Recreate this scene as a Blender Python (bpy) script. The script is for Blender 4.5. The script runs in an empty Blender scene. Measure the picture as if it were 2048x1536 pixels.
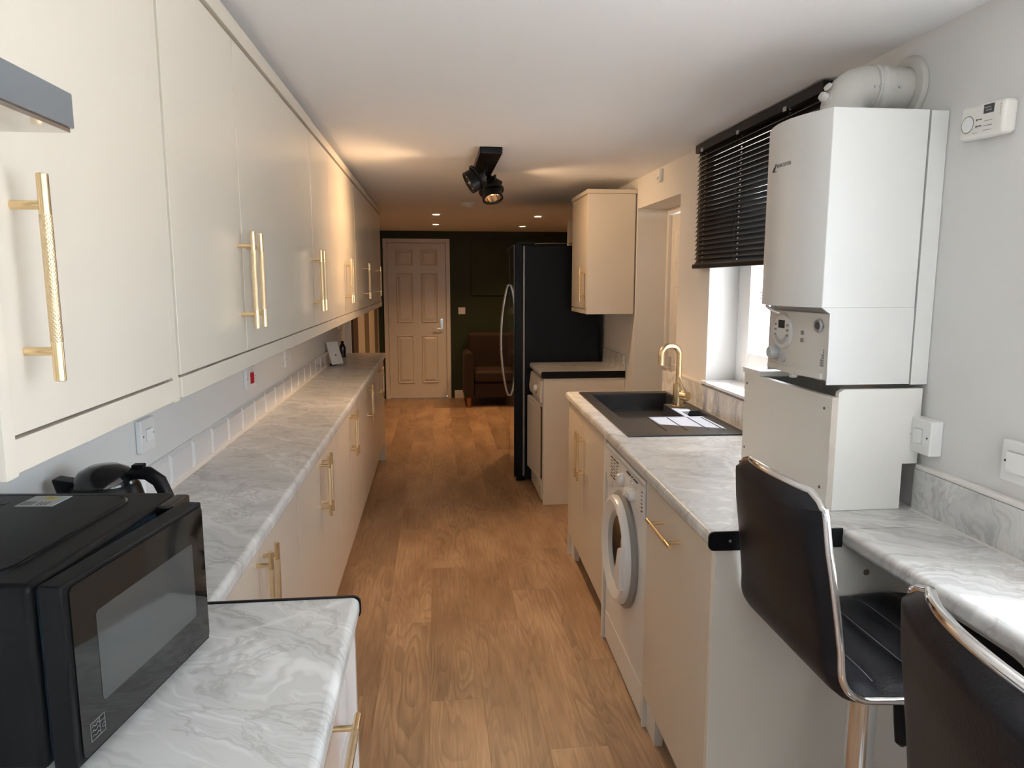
import bpy, bmesh, math, random
from mathutils import Vector, Matrix
random.seed(7)
S = bpy.context.scene
COL = S.collection
PI = math.pi

# ------------------------------------------------------------------ camera
FPX = 1425.0
PITCH = math.atan(205.0 / FPX)
_d = Vector((-154.0, 205.0, FPX)).normalized()
YAW = math.asin(-_d.x)
cam_d = bpy.data.cameras.new('camera')
cam_d.sensor_fit = 'HORIZONTAL'; cam_d.sensor_width = 36.0
cam_d.lens = FPX / 2048.0 * 36.0
cam_d.clip_start = 0.02; cam_d.clip_end = 200
cam = bpy.data.objects.new('camera', cam_d); COL.objects.link(cam)
Rv = Vector((math.cos(YAW), -math.sin(YAW), 0))
Fv = Vector((math.sin(YAW) * math.cos(PITCH), math.cos(YAW) * math.cos(PITCH), -math.sin(PITCH)))
Uv = Rv.cross(Fv)
cam.matrix_world = Matrix(((Rv.x, Uv.x, -Fv.x, 0), (Rv.y, Uv.y, -Fv.y, 0), (Rv.z, Uv.z, -Fv.z, 1.5), (0, 0, 0, 1)))
S.camera = cam

# ------------------------------------------------------------------ world, sun, exposure
SUN_DIR = Vector((-1.0, 0.45, -1.8)).normalized()
W = bpy.data.worlds.new('sky'); S.world = W; W.use_nodes = True
wn = W.node_tree.nodes; wl = W.node_tree.links; wn.clear()
wo = wn.new('ShaderNodeOutputWorld'); wb = wn.new('ShaderNodeBackground'); ws = wn.new('ShaderNodeTexSky')
ws.sky_type = 'HOSEK_WILKIE'; ws.turbidity = 5.0; ws.ground_albedo = 0.5
ws.sun_direction = -SUN_DIR
wm = wn.new('ShaderNodeMix'); wm.data_type = 'RGBA'; wm.inputs[0].default_value = 0.75
wm.inputs[7].default_value = (0.80, 0.905, 1.0, 1)
wl.new(ws.outputs[0], wm.inputs[6]); wl.new(wm.outputs[2], wb.inputs[0])
wb.inputs[1].default_value = 12.3
wl.new(wb.outputs[0], wo.inputs[0])
sun_d = bpy.data.lights.new('sun', 'SUN'); sun_d.energy = 125.0; sun_d.angle = math.radians(0.6); sun_d.color = (1.0, 0.985, 0.96)
sun = bpy.data.objects.new('sun', sun_d); COL.objects.link(sun)
sun.rotation_euler = (-SUN_DIR).to_track_quat('Z', 'Y').to_euler(); sun.location = (6, -2, 9)

def portal(name, loc, normal, sx, sy):
    d = bpy.data.lights.new(name, 'AREA'); d.shape = 'RECTANGLE'; d.size = sx; d.size_y = sy
    d.cycles.is_portal = True
    o = bpy.data.objects.new(name, d); COL.objects.link(o); o.location = loc
    o.rotation_euler = (-Vector(normal)).to_track_quat('Z', 'Y').to_euler()
    return o
portal('added_rear_window_portal', (0.525, -1.42, 1.55), (0, 1, 0), 0.9, 1.0)
portal('sink_window_portal', (1.52, 2.85, 1.55), (-1, 0, 0), 1.0, 0.8)
portal('added_bar_window_portal', (1.52, -0.02, 1.45), (-1, 0, 0), 2.1, 0.8)

vs = S.view_settings
vs.view_transform = 'Standard'; vs.look = 'None'; vs.gamma = 1.0; vs.use_curve_mapping = False
vs.exposure = 0.0
WARM = (1.0, 0.64, 0.34)

# ------------------------------------------------------------------ materials
def nodemat(name):
    m = bpy.data.materials.new(name); m.use_nodes = True
    nt = m.node_tree
    return m, nt, nt.nodes, nt.links, nt.nodes['Principled BSDF']
def mat(name, col, rough=0.5, metal=0.0, coat=0.0, spec=None, emit=None, estr=0, bump=None, var=0.0, trans=0.0):
    m, nt, n, l, b = nodemat(name)
    b.inputs['Base Color'].default_value = (*col, 1)
    b.inputs['Roughness'].default_value = rough
    b.inputs['Metallic'].default_value = metal
    b.inputs['Coat Weight'].default_value = coat
    b.inputs['Coat Roughness'].default_value = 0.08
    if spec is not None: b.inputs['Specular IOR Level'].default_value = spec
    if emit: b.inputs['Emission Color'].default_value = (*emit, 1); b.inputs['Emission Strength'].default_value = estr
    if trans: b.inputs['Transmission Weight'].default_value = trans
    tc = n.new('ShaderNodeTexCoord')
    if var:
        nz = n.new('ShaderNodeTexNoise'); nz.inputs['Scale'].default_value = 3.0; nz.inputs['Detail'].default_value = 5
        geo = n.new('ShaderNodeNewGeometry'); l.new(geo.outputs['Position'], nz.inputs['Vector'])
        mx = n.new('ShaderNodeMix'); mx.data_type = 'RGBA'
        mx.inputs[6].default_value = (*[c * (1 - var) for c in col], 1); mx.inputs[7].default_value = (*[min(1, c * (1 + var)) for c in col], 1)
        l.new(nz.outputs[0], mx.inputs[0]); l.new(mx.outputs[2], b.inputs['Base Color'])
    if bump:
        sc, st = bump[0], bump[1]
        stretch = bump[2] if len(bump) > 2 else (1, 1, 1)
        mp = n.new('ShaderNodeMapping'); mp.inputs['Scale'].default_value = stretch
        geo2 = n.new('ShaderNodeNewGeometry'); l.new(geo2.outputs['Position'], mp.inputs['Vector'])
        nz = n.new('ShaderNodeTexNoise'); nz.inputs['Scale'].default_value = sc; nz.inputs['Detail'].default_value = 4
        l.new(mp.outputs[0], nz.inputs['Vector'])
        bp = n.new('ShaderNodeBump'); bp.inputs['Strength'].default_value = st; bp.inputs['Distance'].default_value = 0.002
        l.new(nz.outputs[0], bp.inputs['Height']); l.new(bp.outputs[0], b.inputs['Normal'])
    return m

M = {}
M['cream'] = mat('cream_satin_foil', (0.695, 0.636, 0.548), 0.32, coat=0.35, var=0.02, bump=(420, 0.03, (1, .02, 1)))
M['cream'].node_tree.nodes['Principled BSDF'].inputs['Coat Roughness'].default_value = 0.16
M['carcass'] = mat('cream_white_board', (0.78, 0.74, 0.67), 0.45, var=0.02)
M['offwhite'] = mat('white_melamine', (0.80, 0.79, 0.75), 0.4, var=0.03)
M['pinkwhite'] = mat('gloss_white_unit', (0.80, 0.745, 0.72), 0.15, coat=0.4)
M['wall'] = mat('wall_paint', (0.75, 0.745, 0.73), 0.7, bump=(60, 0.12), var=0.02)
M['ceil'] = mat('ceiling_paint', (0.91, 0.915, 0.93), 0.75, bump=(25, 0.2), var=0.02)
M['green'] = mat('dark_green_paint', (0.022, 0.034, 0.012), 0.6, bump=(60, 0.1))
M['whitegloss'] = mat('white_gloss_paint', (0.80, 0.77, 0.73), 0.3, var=0.02)
M['brass'] = mat('brushed_brass', (0.74, 0.565, 0.33), 0.27, 1.0)
M['chrome'] = mat('chrome', (0.85, 0.85, 0.86), 0.12, 1.0)
M['steel'] = mat('satin_steel', (0.6, 0.6, 0.6), 0.3, 1.0)
M['handlemetal'] = mat('pale_satin_metal', (0.90, 0.87, 0.82), 0.38, 1.0)
M['flue'] = mat('aged_flue_enamel', (0.60, 0.59, 0.545), 0.45, var=0.05)
M['logo'] = mat('grey_logo', (0.16, 0.16, 0.17), 0.4)
M['emblem'] = mat('dim_grey_emblem', (0.11, 0.11, 0.11), 0.5)
M['hood'] = mat('dark_grey_gloss_steel', (0.10, 0.115, 0.13), 0.18, coat=0.7)
M['mirror'] = mat('polished_steel', (0.62, 0.60, 0.58), 0.12, 1.0)
M['black'] = mat('black_plastic', (0.006, 0.0062, 0.007), 0.36, spec=.14)
M['blackgloss'] = mat('black_gloss', (0.006, 0.006, 0.007), 0.14, coat=0.25, spec=.4)
M['blackmatt'] = mat('black_matt', (0.010, 0.012, 0.018), 0.5)
M['slat'] = mat('black_aluminium_slat', (0.008, 0.008, 0.009), 0.38, spec=.25)
M['glassdark'] = mat('dark_door_glass', (0.006, 0.006, 0.006), 0.05, spec=.55)
M['meshglass'] = mat('grey_mesh_window', (0.050, 0.052, 0.051), 0.07, spec=.6)
M['greyprint'] = mat('pale_grey_print', (0.28, 0.28, 0.28), 0.5)
M['darkprint'] = mat('dark_print', (0.05, 0.05, 0.055), 0.5)
M['bluefilm'] = mat('blue_film', (0.012, 0.03, 0.05), 0.25)
M['label'] = mat('white_label', (0.62, 0.62, 0.62), 0.5)
M['yellow'] = mat('yellow_warning_print', (0.65, 0.50, 0.10), 0.5)
M['leather'] = mat('black_leatherette', (0.007, 0.007, 0.010), 0.44, spec=.2, bump=(220, 0.25))
M['stitch'] = mat('grey_stitching', (0.25, 0.25, 0.27), 0.7)
M['fridge'] = mat('fridge_black_enamel', (0.006, 0.008, 0.012), 0.45, spec=.12)
M['fridgedoor'] = mat('fridge_black_gloss_door', (0.008, 0.008, 0.009), 0.06, coat=1.0)
M['white'] = mat('white_plastic', (0.82, 0.82, 0.81), 0.3)
M['whitewarm'] = mat('aged_white_plastic', (0.78, 0.76, 0.71), 0.35)
M['boiler'] = mat('boiler_white_enamel', (0.75, 0.755, 0.74), 0.28, var=0.02)
M['boilerpanel'] = mat('boiler_grey_white_plastic', (0.66, 0.64, 0.60), 0.4)
M['greyknob'] = mat('pale_grey_plastic', (0.50, 0.52, 0.53), 0.35)
M['chip'] = mat('raw_chipboard_edge', (0.56, 0.50, 0.44), 0.9, bump=(300, 0.6), var=0.25)
M['tile'] = mat('white_glazed_tile', (0.80, 0.80, 0.81), 0.1, coat=0.5)
M['grout'] = mat('white_grout', (0.74, 0.73, 0.71), 0.8)
M['red'] = mat('red_switch', (0.50, 0.012, 0.03), 0.3)
M['sink'] = mat('black_composite', (0.024, 0.025, 0.029), 0.36, bump=(900, 0.15), var=0.15)
M['brown'] = mat('brown_fabric', (0.022, 0.009, 0.006), 0.8, bump=(400, 0.4))
M['legwood'] = mat('orange_wood', (0.30, 0.12, 0.035), 0.5)
M['upvc'] = mat('white_upvc', (0.85, 0.86, 0.87), 0.2)
M['drum'] = mat('drum_steel', (0.35, 0.35, 0.36), 0.3, 1.0)
M['gasket'] = mat('grey_rubber', (0.10, 0.10, 0.10), 0.6)
M['seal'] = mat('pale_grey_seal', (0.28, 0.27, 0.26), 0.4)
M['plinth'] = mat('taupe_plinth', (0.25, 0.18, 0.13), 0.6)
M['bulb'] = mat('warm_bulb', (1, .8, .5), 0.4, emit=(1.0, 0.78, 0.48), estr=14)
M['dldisc'] = mat('downlight_lens', (1, .9, .7), 0.4, emit=(1.0, 0.80, 0.50), estr=28)
M['reflector'] = mat('spot_reflector', (0.85, 0.70, 0.55), 0.12, 1.0)
M['lcd'] = mat('dark_display', (0.03, 0.035, 0.04), 0.15)
M['patio'] = mat('pale_paving', (0.50, 0.48, 0.45), 0.85, var=0.1)

def glass_mat():
    m, nt, n, l, b = nodemat('window_glass')
    n.remove(b)
    out = [x for x in n if x.type == 'OUTPUT_MATERIAL'][0]
    t = n.new('ShaderNodeBsdfTransparent'); g = n.new('ShaderNodeBsdfGlossy'); g.inputs['Roughness'].default_value = 0.02
    mx = n.new('ShaderNodeMixShader'); mx.inputs[0].default_value = 0.05; l.new(t.outputs[0], mx.inputs[1]); l.new(g.outputs[0], mx.inputs[2])
    l.new(mx.outputs[0], out.inputs[0])
    return m
M['glass'] = glass_mat()

def marble_mat():
    m, nt, n, l, b = nodemat('grey_marble_laminate')
    geo = n.new('ShaderNodeNewGeometry')
    mp = n.new('ShaderNodeMapping'); mp.inputs['Rotation'].default_value = (0, 0, math.radians(28)); l.new(geo.outputs['Position'], mp.inputs['Vector'])
    def noise(scale, detail, vec, dist=0.0, rough=0.55):
        x = n.new('ShaderNodeTexNoise'); x.inputs['Scale'].default_value = scale; x.inputs['Detail'].default_value = detail
        x.inputs['Distortion'].default_value = dist; x.inputs['Roughness'].default_value = rough
        l.new(vec, x.inputs['Vector']); return x
    def vadd(a, c, s):
        sb = n.new('ShaderNodeVectorMath'); sb.operation = 'SUBTRACT'; sb.inputs[1].default_value = (.5, .5, .5); l.new(c, sb.inputs[0])
        sc = n.new('ShaderNodeVectorMath'); sc.operation = 'SCALE'; sc.inputs[3].default_value = s; l.new(sb.outputs[0], sc.inputs[0])
        ad = n.new('ShaderNodeVectorMath'); ad.operation = 'ADD'; l.new(a, ad.inputs[0]); l.new(sc.outputs[0], ad.inputs[1]); return ad.outputs[0]
    w1 = noise(1.7, 5, mp.outputs[0], 0.3); p1 = vadd(mp.outputs[0], w1.outputs['Color'], 0.55)
    st = n.new('ShaderNodeMapping'); st.inputs['Scale'].default_value = (1.0, 3.4, 1.0); l.new(p1, st.inputs['Vector'])
    bands = noise(2.6, 8, st.outputs[0], 0.5, 0.55)
    field = noise(1.5, 3, st.outputs[0], 0.7, 0.5)
    ma = n.new('ShaderNodeMath'); ma.operation = 'MULTIPLY_ADD'; ma.inputs[1].default_value = 17.0; l.new(field.outputs[0], ma.inputs[0]); l.new(bands.outputs[0], ma.inputs[2])
    pg = n.new('ShaderNodeMath'); pg.operation = 'PINGPONG'; pg.inputs[1].default_value = 0.5; l.new(ma.outputs[0], pg.inputs[0])
    bl2_ = n.new('ShaderNodeMath'); bl2_.operation = 'MULTIPLY_ADD'; bl2_.inputs[1].default_value = 0.30; l.new(pg.outputs[0], bl2_.inputs[0]); l.new(bands.outputs[0], bl2_.inputs[2])
    cr = n.new('ShaderNodeValToRGB'); l.new(bl2_.outputs[0], cr.inputs[0])
    e = cr.color_ramp.elements
    e[0].position = 0.36; e[0].color = (0.45, 0.45, 0.445, 1); e[1].position = 0.74; e[1].color = (0.82, 0.82, 0.81, 1)
    for pos, c in ((0.46, (0.58, .58, .57, 1)), (0.54, (0.66, .66, .65, 1)), (0.60, (0.64, .64, .63, 1)), (0.66, (0.74, .74, .73, 1))):
        x = e.new(pos); x.color = c
    # thin white cracks
    w2 = noise(3.0, 5, mp.outputs[0]); p2 = vadd(mp.outputs[0], w2.outputs['Color'], 0.22)
    vo = n.new('ShaderNodeTexVoronoi'); vo.feature = 'DISTANCE_TO_EDGE'; vo.inputs['Scale'].default_value = 1.5; l.new(p2, vo.inputs['Vector'])
    rm = n.new('ShaderNodeMapRange'); rm.inputs[1].default_value = 0.003; rm.inputs[2].default_value = 0.016; rm.inputs[3].default_value = 0.75; rm.inputs[4].default_value = 0.0
    l.new(vo.outputs['Distance'], rm.inputs[0])
    msk = noise(1.6, 2, geo.outputs['Position']); mr = n.new('ShaderNodeMapRange'); mr.inputs[1].default_value = .40; mr.inputs[2].default_value = .52; l.new(msk.outputs[0], mr.inputs[0])
    ml = n.new('ShaderNodeMath'); ml.operation = 'MULTIPLY'; l.new(rm.outputs[0], ml.inputs[0]); l.new(mr.outputs[0], ml.inputs[1])
    mx = n.new('ShaderNodeMix'); mx.data_type = 'RGBA'; l.new(ml.outputs[0], mx.inputs[0]); l.new(cr.outputs[0], mx.inputs[6]); mx.inputs[7].default_value = (0.80, 0.795, 0.78, 1)
    # darker swirl veins
    w3 = noise(2.6, 6, p1, 1.5, 0.6)
    sb = n.new('ShaderNodeMath'); sb.operation = 'SUBTRACT'; sb.inputs[1].default_value = 0.5; l.new(w3.outputs[0], sb.inputs[0])
    ab = n.new('ShaderNodeMath'); ab.operation = 'ABSOLUTE'; l.new(sb.outputs[0], ab.inputs[0])
    r3 = n.new('ShaderNodeMapRange'); r3.inputs[1].default_value = 0.0; r3.inputs[2].default_value = 0.022; r3.inputs[3].default_value = 0.42; r3.inputs[4].default_value = 0.0; l.new(ab.outputs[0], r3.inputs[0])
    mx2 = n.new('ShaderNodeMix'); mx2.data_type = 'RGBA'; l.new(r3.outputs[0], mx2.inputs[0]); l.new(mx.outputs[2], mx2.inputs[6]); mx2.inputs[7].default_value = (0.33, 0.32, 0.31, 1)
    l.new(mx2.outputs[2], b.inputs['Base Color'])
    b.inputs['Roughness'].default_value = 0.30
    bp = n.new('ShaderNodeBump'); bp.inputs['Strength'].default_value = 0.06; bp.inputs['Distance'].default_value = 0.001
    l.new(bands.outputs[0], bp.inputs['Height']); l.new(bp.outputs[0], b.inputs['Normal'])
    return m
M['marble'] = marble_mat()

def oak_mat():
    m, nt, n, l, b = nodemat('oak_laminate_plank')
    tc = n.new('ShaderNodeTexCoord'); oi = n.new('ShaderNodeObjectInfo')
    rv = n.new('ShaderNodeMath'); rv.operation = 'MULTIPLY'; rv.inputs[1].default_value = 137.0; l.new(oi.outputs['Random'], rv.inputs[0])
    cb = n.new('ShaderNodeCombineXYZ'); l.new(rv.outputs[0], cb.inputs[0]); l.new(rv.outputs[0], cb.inputs[1])
    ad = n.new('ShaderNodeVectorMath'); ad.operation = 'ADD'; l.new(tc.outputs['Object'], ad.inputs[0]); l.new(cb.outputs[0], ad.inputs[1])
    def mapped(sc):
        mp = n.new('ShaderNodeMapping'); mp.inputs['Scale'].default_value = sc; l.new(ad.outputs[0], mp.inputs['Vector']); return mp.outputs[0]
    def noise(v, scale, det, dist=0):
        x = n.new('ShaderNodeTexNoise'); x.inputs['Scale'].default_value = scale; x.inputs['Detail'].default_value = det; x.inputs['Distortion'].default_value = dist; l.new(v, x.inputs['Vector']); return x.outputs[0]
    field = noise(mapped((6.5, 0.85, 1)), 1.0, 2.0, 0.25)
    mu = n.new('ShaderNodeMath'); mu.operation = 'MULTIPLY'; mu.inputs[1].default_value = 20.0; l.new(field, mu.inputs[0])
    pp = n.new('ShaderNodeMath'); pp.operation = 'FRACT'; l.new(mu.outputs[0], pp.inputs[0])
    rr = n.new('ShaderNodeValToRGB'); l.new(pp.outputs[0], rr.inputs[0])
    e = rr.color_ramp.elements
    e[0].position = 0.0; e[0].color = (1, 1, 1, 1); e[1].position = 1.0; e[1].color = (1, 1, 1, 1)
    x = e.new(0.45); x.color = (.75, .75, .75, 1); x = e.new(0.80); x.color = (.15, .15, .15, 1); x = e.new(0.9); x.color = (.1, .1, .1, 1)
    grain = noise(mapped((120, 5, 1)), 1.0, 4)
    blot = noise(mapped((5, 1.6, 1)), 1.0, 3)
    c1 = n.new('ShaderNodeMix'); c1.data_type = 'RGBA'; c1.inputs[6].default_value = (0.30, 0.180, 0.105, 1); c1.inputs[7].default_value = (0.52, 0.345, 0.212, 1)
    bl = n.new('ShaderNodeMapRange'); bl.inputs[1].default_value = .3; bl.inputs[2].default_value = .7; l.new(blot, bl.inputs[0]); l.new(bl.outputs[0], c1.inputs[0])
    c2 = n.new('ShaderNodeMix'); c2.data_type = 'RGBA'; c2.blend_type = 'MULTIPLY'; c2.inputs[0].default_value = 0.30
    msk = noise(mapped((3.0, 0.7, 1)), 1.3, 1.5)
    mk = n.new('ShaderNodeMapRange'); mk.inputs[1].default_value = .40; mk.inputs[2].default_value = .62; mk.inputs[3].default_value = .06; mk.inputs[4].default_value = .36; l.new(msk, mk.inputs[0]); l.new(mk.outputs[0], c2.inputs[0])
    l.new(c1.outputs[2], c2.inputs[6]); l.new(rr.outputs[0], c2.inputs[7])
    c3 = n.new('ShaderNodeMix'); c3.data_type = 'RGBA'; c3.blend_type = 'MULTIPLY'; c3.inputs[0].default_value = 0.55
    gr = n.new('ShaderNodeMapRange'); gr.inputs[1].default_value = .3; gr.inputs[2].default_value = .65; gr.inputs[3].default_value = .6; gr.inputs[4].default_value = 1.1; l.new(grain, gr.inputs[0])
    l.new(c2.outputs[2], c3.inputs[6]); l.new(gr.outputs[0], c3.inputs[7])
    vr = n.new('ShaderNodeMapRange'); vr.inputs[3].default_value = 0.84; vr.inputs[4].default_value = 1.18; l.new(oi.outputs['Random'], vr.inputs[0])
    c4 = n.new('ShaderNodeVectorMath'); c4.operation = 'SCALE'; l.new(c3.outputs[2], c4.inputs[0]); l.new(vr.outputs[0], c4.inputs[3])
    l.new(c4.outputs[0], b.inputs['Base Color'])
    b.inputs['Roughness'].default_value = 0.40
    bp = n.new('ShaderNodeBump'); bp.inputs['Strength'].default_value = 0.15; bp.inputs['Distance'].default_value = 0.001
    l.new(grain, bp.inputs['Height']); l.new(bp.outputs[0], b.inputs['Normal'])
    return m
M['oak'] = oak_mat()

def knurl_mat():
    m, nt, n, l, b = nodemat('knurled_brass')
    b.inputs['Base Color'].default_value = (0.76, 0.60, 0.38, 1); b.inputs['Metallic'].default_value = 1; b.inputs['Roughness'].default_value = 0.3
    geo = n.new('ShaderNodeTexCoord')
    hs = []
    for s in (1, -1):
        mp = n.new('ShaderNodeMapping'); mp.inputs['Scale'].default_value = (1, 1, s); l.new(geo.outputs['Object'], mp.inputs['Vector'])
        wv = n.new('ShaderNodeTexWave'); wv.wave_type = 'BANDS'; wv.bands_direction = 'DIAGONAL'; wv.inputs['Scale'].default_value = 130
        l.new(mp.outputs[0], wv.inputs['Vector']); hs.append(wv.outputs['Fac'])
    mm = n.new('ShaderNodeMath'); mm.operation = 'MAXIMUM'; l.new(hs[0], mm.inputs[0]); l.new(hs[1], mm.inputs[1])
    bp = n.new('ShaderNodeBump'); bp.inputs['Strength'].default_value = 0.5; bp.inputs['Distance'].default_value = 0.001
    l.new(mm.outputs[0], bp.inputs['Height']); l.new(bp.outputs[0], b.inputs['Normal'])
    return m
M['knurl'] = knurl_mat()

def stripes_mat():
    # wide printed stripes of the feature wall, laid out along the wall in metres
    m, nt, n, l, b = nodemat('striped_wallpaper')
    geo = n.new('ShaderNodeNewGeometry'); sp = n.new('ShaderNodeSeparateXYZ'); l.new(geo.outputs['Position'], sp.inputs[0])
    mr = n.new('ShaderNodeMapRange'); mr.inputs[1].default_value = 6.2; mr.inputs[2].default_value = 9.2; l.new(sp.outputs['Y'], mr.inputs[0])
    cr = n.new('ShaderNodeValToRGB'); cr.color_ramp.interpolation = 'CONSTANT'; l.new(mr.outputs[0], cr.inputs[0])
    e = cr.color_ramp.elements
    dk = (0.10, 0.065, 0.045, 1); lt = (0.62, 0.55, 0.45, 1); gr = (0.17, 0.13, 0.10, 1); br = (0.16, 0.12, 0.08, 1)
    seq = [(0.0, dk), (0.177, lt), (0.38, gr), (0.543, lt), (0.777, br), (0.923, lt)]
    e[0].position = 0; e[0].color = dk; e[1].position = seq[1][0]; e[1].color = lt
    for p, c in seq[2:]:
        x = e.new(p); x.color = c
    l.new(cr.outputs[0], b.inputs['Base Color']); b.inputs['Roughness'].default_value = 0.7
    return m
M['stripes'] = stripes_mat()

# ------------------------------------------------------------------ mesh helpers
class B:
    """collects shapes in one bmesh"""
    def __init__(s): s.bm = bmesh.new()
    def box(s, x0, x1, y0, y1, z0, z1, bev=0.0, seg=2, mtx=None):
        t = bmesh.new(); bmesh.ops.create_cube(t, size=1.0)
        for v in t.verts:
            v.co = Vector(((x0 + x1) / 2 + v.co.x * (x1 - x0), (y0 + y1) / 2 + v.co.y * (y1 - y0), (z0 + z1) / 2 + v.co.z * (z1 - z0)))
        if bev: bmesh.ops.bevel(t, geom=t.edges[:], offset=bev, segments=seg, profile=0.5, affect='EDGES')
        return s._add(t, mtx)
    def _add(s, t, mtx=None):
        if mtx is not None: bmesh.ops.transform(t, matrix=mtx, verts=t.verts)
        me = bpy.data.meshes.new('tmp'); t.to_mesh(me); t.free()
        s.bm.from_mesh(me); bpy.data.meshes.remove(me); return s
    def cyl(s, p0, p1, r, r2=None, seg=24, bev=0.0):
        p0 = Vector(p0); p1 = Vector(p1); d = p1 - p0; L = d.length
        t = bmesh.new(); bmesh.ops.create_cone(t, cap_ends=True, segments=seg, radius1=r, radius2=r if r2 is None else r2, depth=L)
        if bev:
            ed = [e for e in t.edges if abs(e.verts[0].co.z - e.verts[1].co.z) < 1e-6]
            bmesh.ops.bevel(t, geom=ed, offset=bev, segments=2, profile=0.5, affect='EDGES')
        q = d.to_track_quat('Z', 'Y').to_matrix().to_4x4()
        return s._add(t, Matrix.Translation((p0 + p1) / 2) @ q)
    def sphere(s, c, r, sc=(1, 1, 1), seg=20):
        t = bmesh.new(); bmesh.ops.create_uvsphere(t, u_segments=seg, v_segments=seg // 2, radius=r)
        return s._add(t, Matrix.Translation(c) @ Matrix.Diagonal((*sc, 1)))
    def lathe(s, prof, c=(0, 0, 0), seg=32, axis=None):
        """prof: list of (r, h) revolved around z, then axis-aligned"""
        t = bmesh.new(); rings = []
        for r, h in prof:
            if r < 1e-6: rings.append([t.verts.new((0, 0, h))])
            else: rings.append([t.verts.new((r * math.cos(2 * PI * k / seg), r * math.sin(2 * PI * k / seg), h)) for k in range(seg)])
        for a, b_ in zip(rings[:-1], rings[1:]):
            for k in range(seg):
                k2 = (k + 1) % seg
                if len(a) == 1 and len(b_) == 1: continue
                if len(a) == 1: t.faces.new((a[0], b_[k2], b_[k]))
                elif len(b_) == 1: t.faces.new((a[k], a[k2], b_[0]))
                else: t.faces.new((a[k], a[k2], b_[k2], b_[k]))
        bmesh.ops.recalc_face_normals(t, faces=t.faces[:])
        mtx = Matrix.Translation(c)
        if axis is not None: mtx = mtx @ Vector(axis).to_track_quat('Z', 'Y').to_matrix().to_4x4()
        return s._add(t, mtx)
    def tube(s, pts, r, seg=14, closed=False, cap=True):
        pts = [Vector(p) for p in pts]; N = len(pts)
        t = bmesh.new(); rings = []; up = None
        for i, p in enumerate(pts):
            if closed: tg = (pts[(i + 1) % N] - pts[i - 1]).normalized()
            else: tg = (pts[min(i + 1, N - 1)] - pts[max(i - 1, 0)]).normalized()
            if up is None:
                up = Vector((0, 0, 1)) if abs(tg.z) < 0.9 else Vector((1, 0, 0))
            n1 = (up - tg * up.dot(tg))
            if n1.length < 1e-5: n1 = tg.orthogonal()
            n1.normalize(); up = n1; n2 = tg.cross(n1)
            rr = r[i] if isinstance(r, (list, tuple)) else r
            rings.append([t.verts.new(p + (n1 * math.cos(2 * PI * k / seg) + n2 * math.sin(2 * PI * k / seg)) * rr) for k in range(seg)])
        rng = range(N) if closed else range(N - 1)
        for i in rng:
            a = rings[i]; b_ = rings[(i + 1) % N]
            for k in range(seg):
                k2 = (k + 1) % seg; t.faces.new((a[k], a[k2], b_[k2], b_[k]))
        if cap and not closed:
            t.faces.new(rings[0][::-1]); t.faces.new(rings[-1])
        bmesh.ops.recalc_face_normals(t, faces=t.faces[:])
        return s._add(t)
    def prism(s, poly, a0, a1, axis='z', bev=0.0, seg=2, mtx=None):
        """poly: 2-D outline, extruded along axis (z: xy outline, y: xz outline, x: yz outline)"""
        t = bmesh.new()
        def P(p, a):
            return {'z': (p[0], p[1], a), 'y': (p[0], a, p[1]), 'x': (a, p[0], p[1])}[axis]
        lo = [t.verts.new(P(p, a0)) for p in poly]; hi = [t.verts.new(P(p, a1)) for p in poly]
        t.faces.new(lo); t.faces.new(hi); n = len(poly)
        for i in range(n): t.faces.new((lo[i], lo[(i + 1) % n], hi[(i + 1) % n], hi[i]))
        bmesh.ops.recalc_face_normals(t, faces=t.faces[:])
        if bev:
            es = [e for e in t.edges if e.calc_face_angle(0) > 0.5]
            bmesh.ops.bevel(t, geom=es, offset=bev, segments=seg, profile=0.5, affect='EDGES')
        return s._add(t, mtx)
    def grid(s, fn, nu, nv, closed_u=False):
        t = bmesh.new(); vs_ = [[t.verts.new(fn(i / nu, j / nv)) for j in range(nv + 1)] for i in range(nu + 1)]
        for i in range(nu):
            for j in range(nv): t.faces.new((vs_[i][j], vs_[i + 1][j], vs_[i + 1][j + 1], vs_[i][j + 1]))
        return s._add(t)
    def xf(s, mtx): bmesh.ops.transform(s.bm, matrix=mtx, verts=s.bm.verts); return s

class Thing:
    """an Empty at a thing's base; parts are given in the coordinates of `frame`"""
    def __init__(s, name, label, cat, base, group=None, frame=None, kind=None):
        s.base = Vector(base); s.frame = frame if frame is not None else Matrix.Identity(4)
        s.o = bpy.data.objects.new(name, None); COL.objects.link(s.o)
        s.o.empty_display_size = 0.05
        s.o.matrix_world = s.frame @ Matrix.Translation(s.base)
        if label: s.o['label'] = label
        if cat: s.o['category'] = cat
        if group: s.o['group'] = group
        if kind: s.o['kind'] = kind

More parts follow.
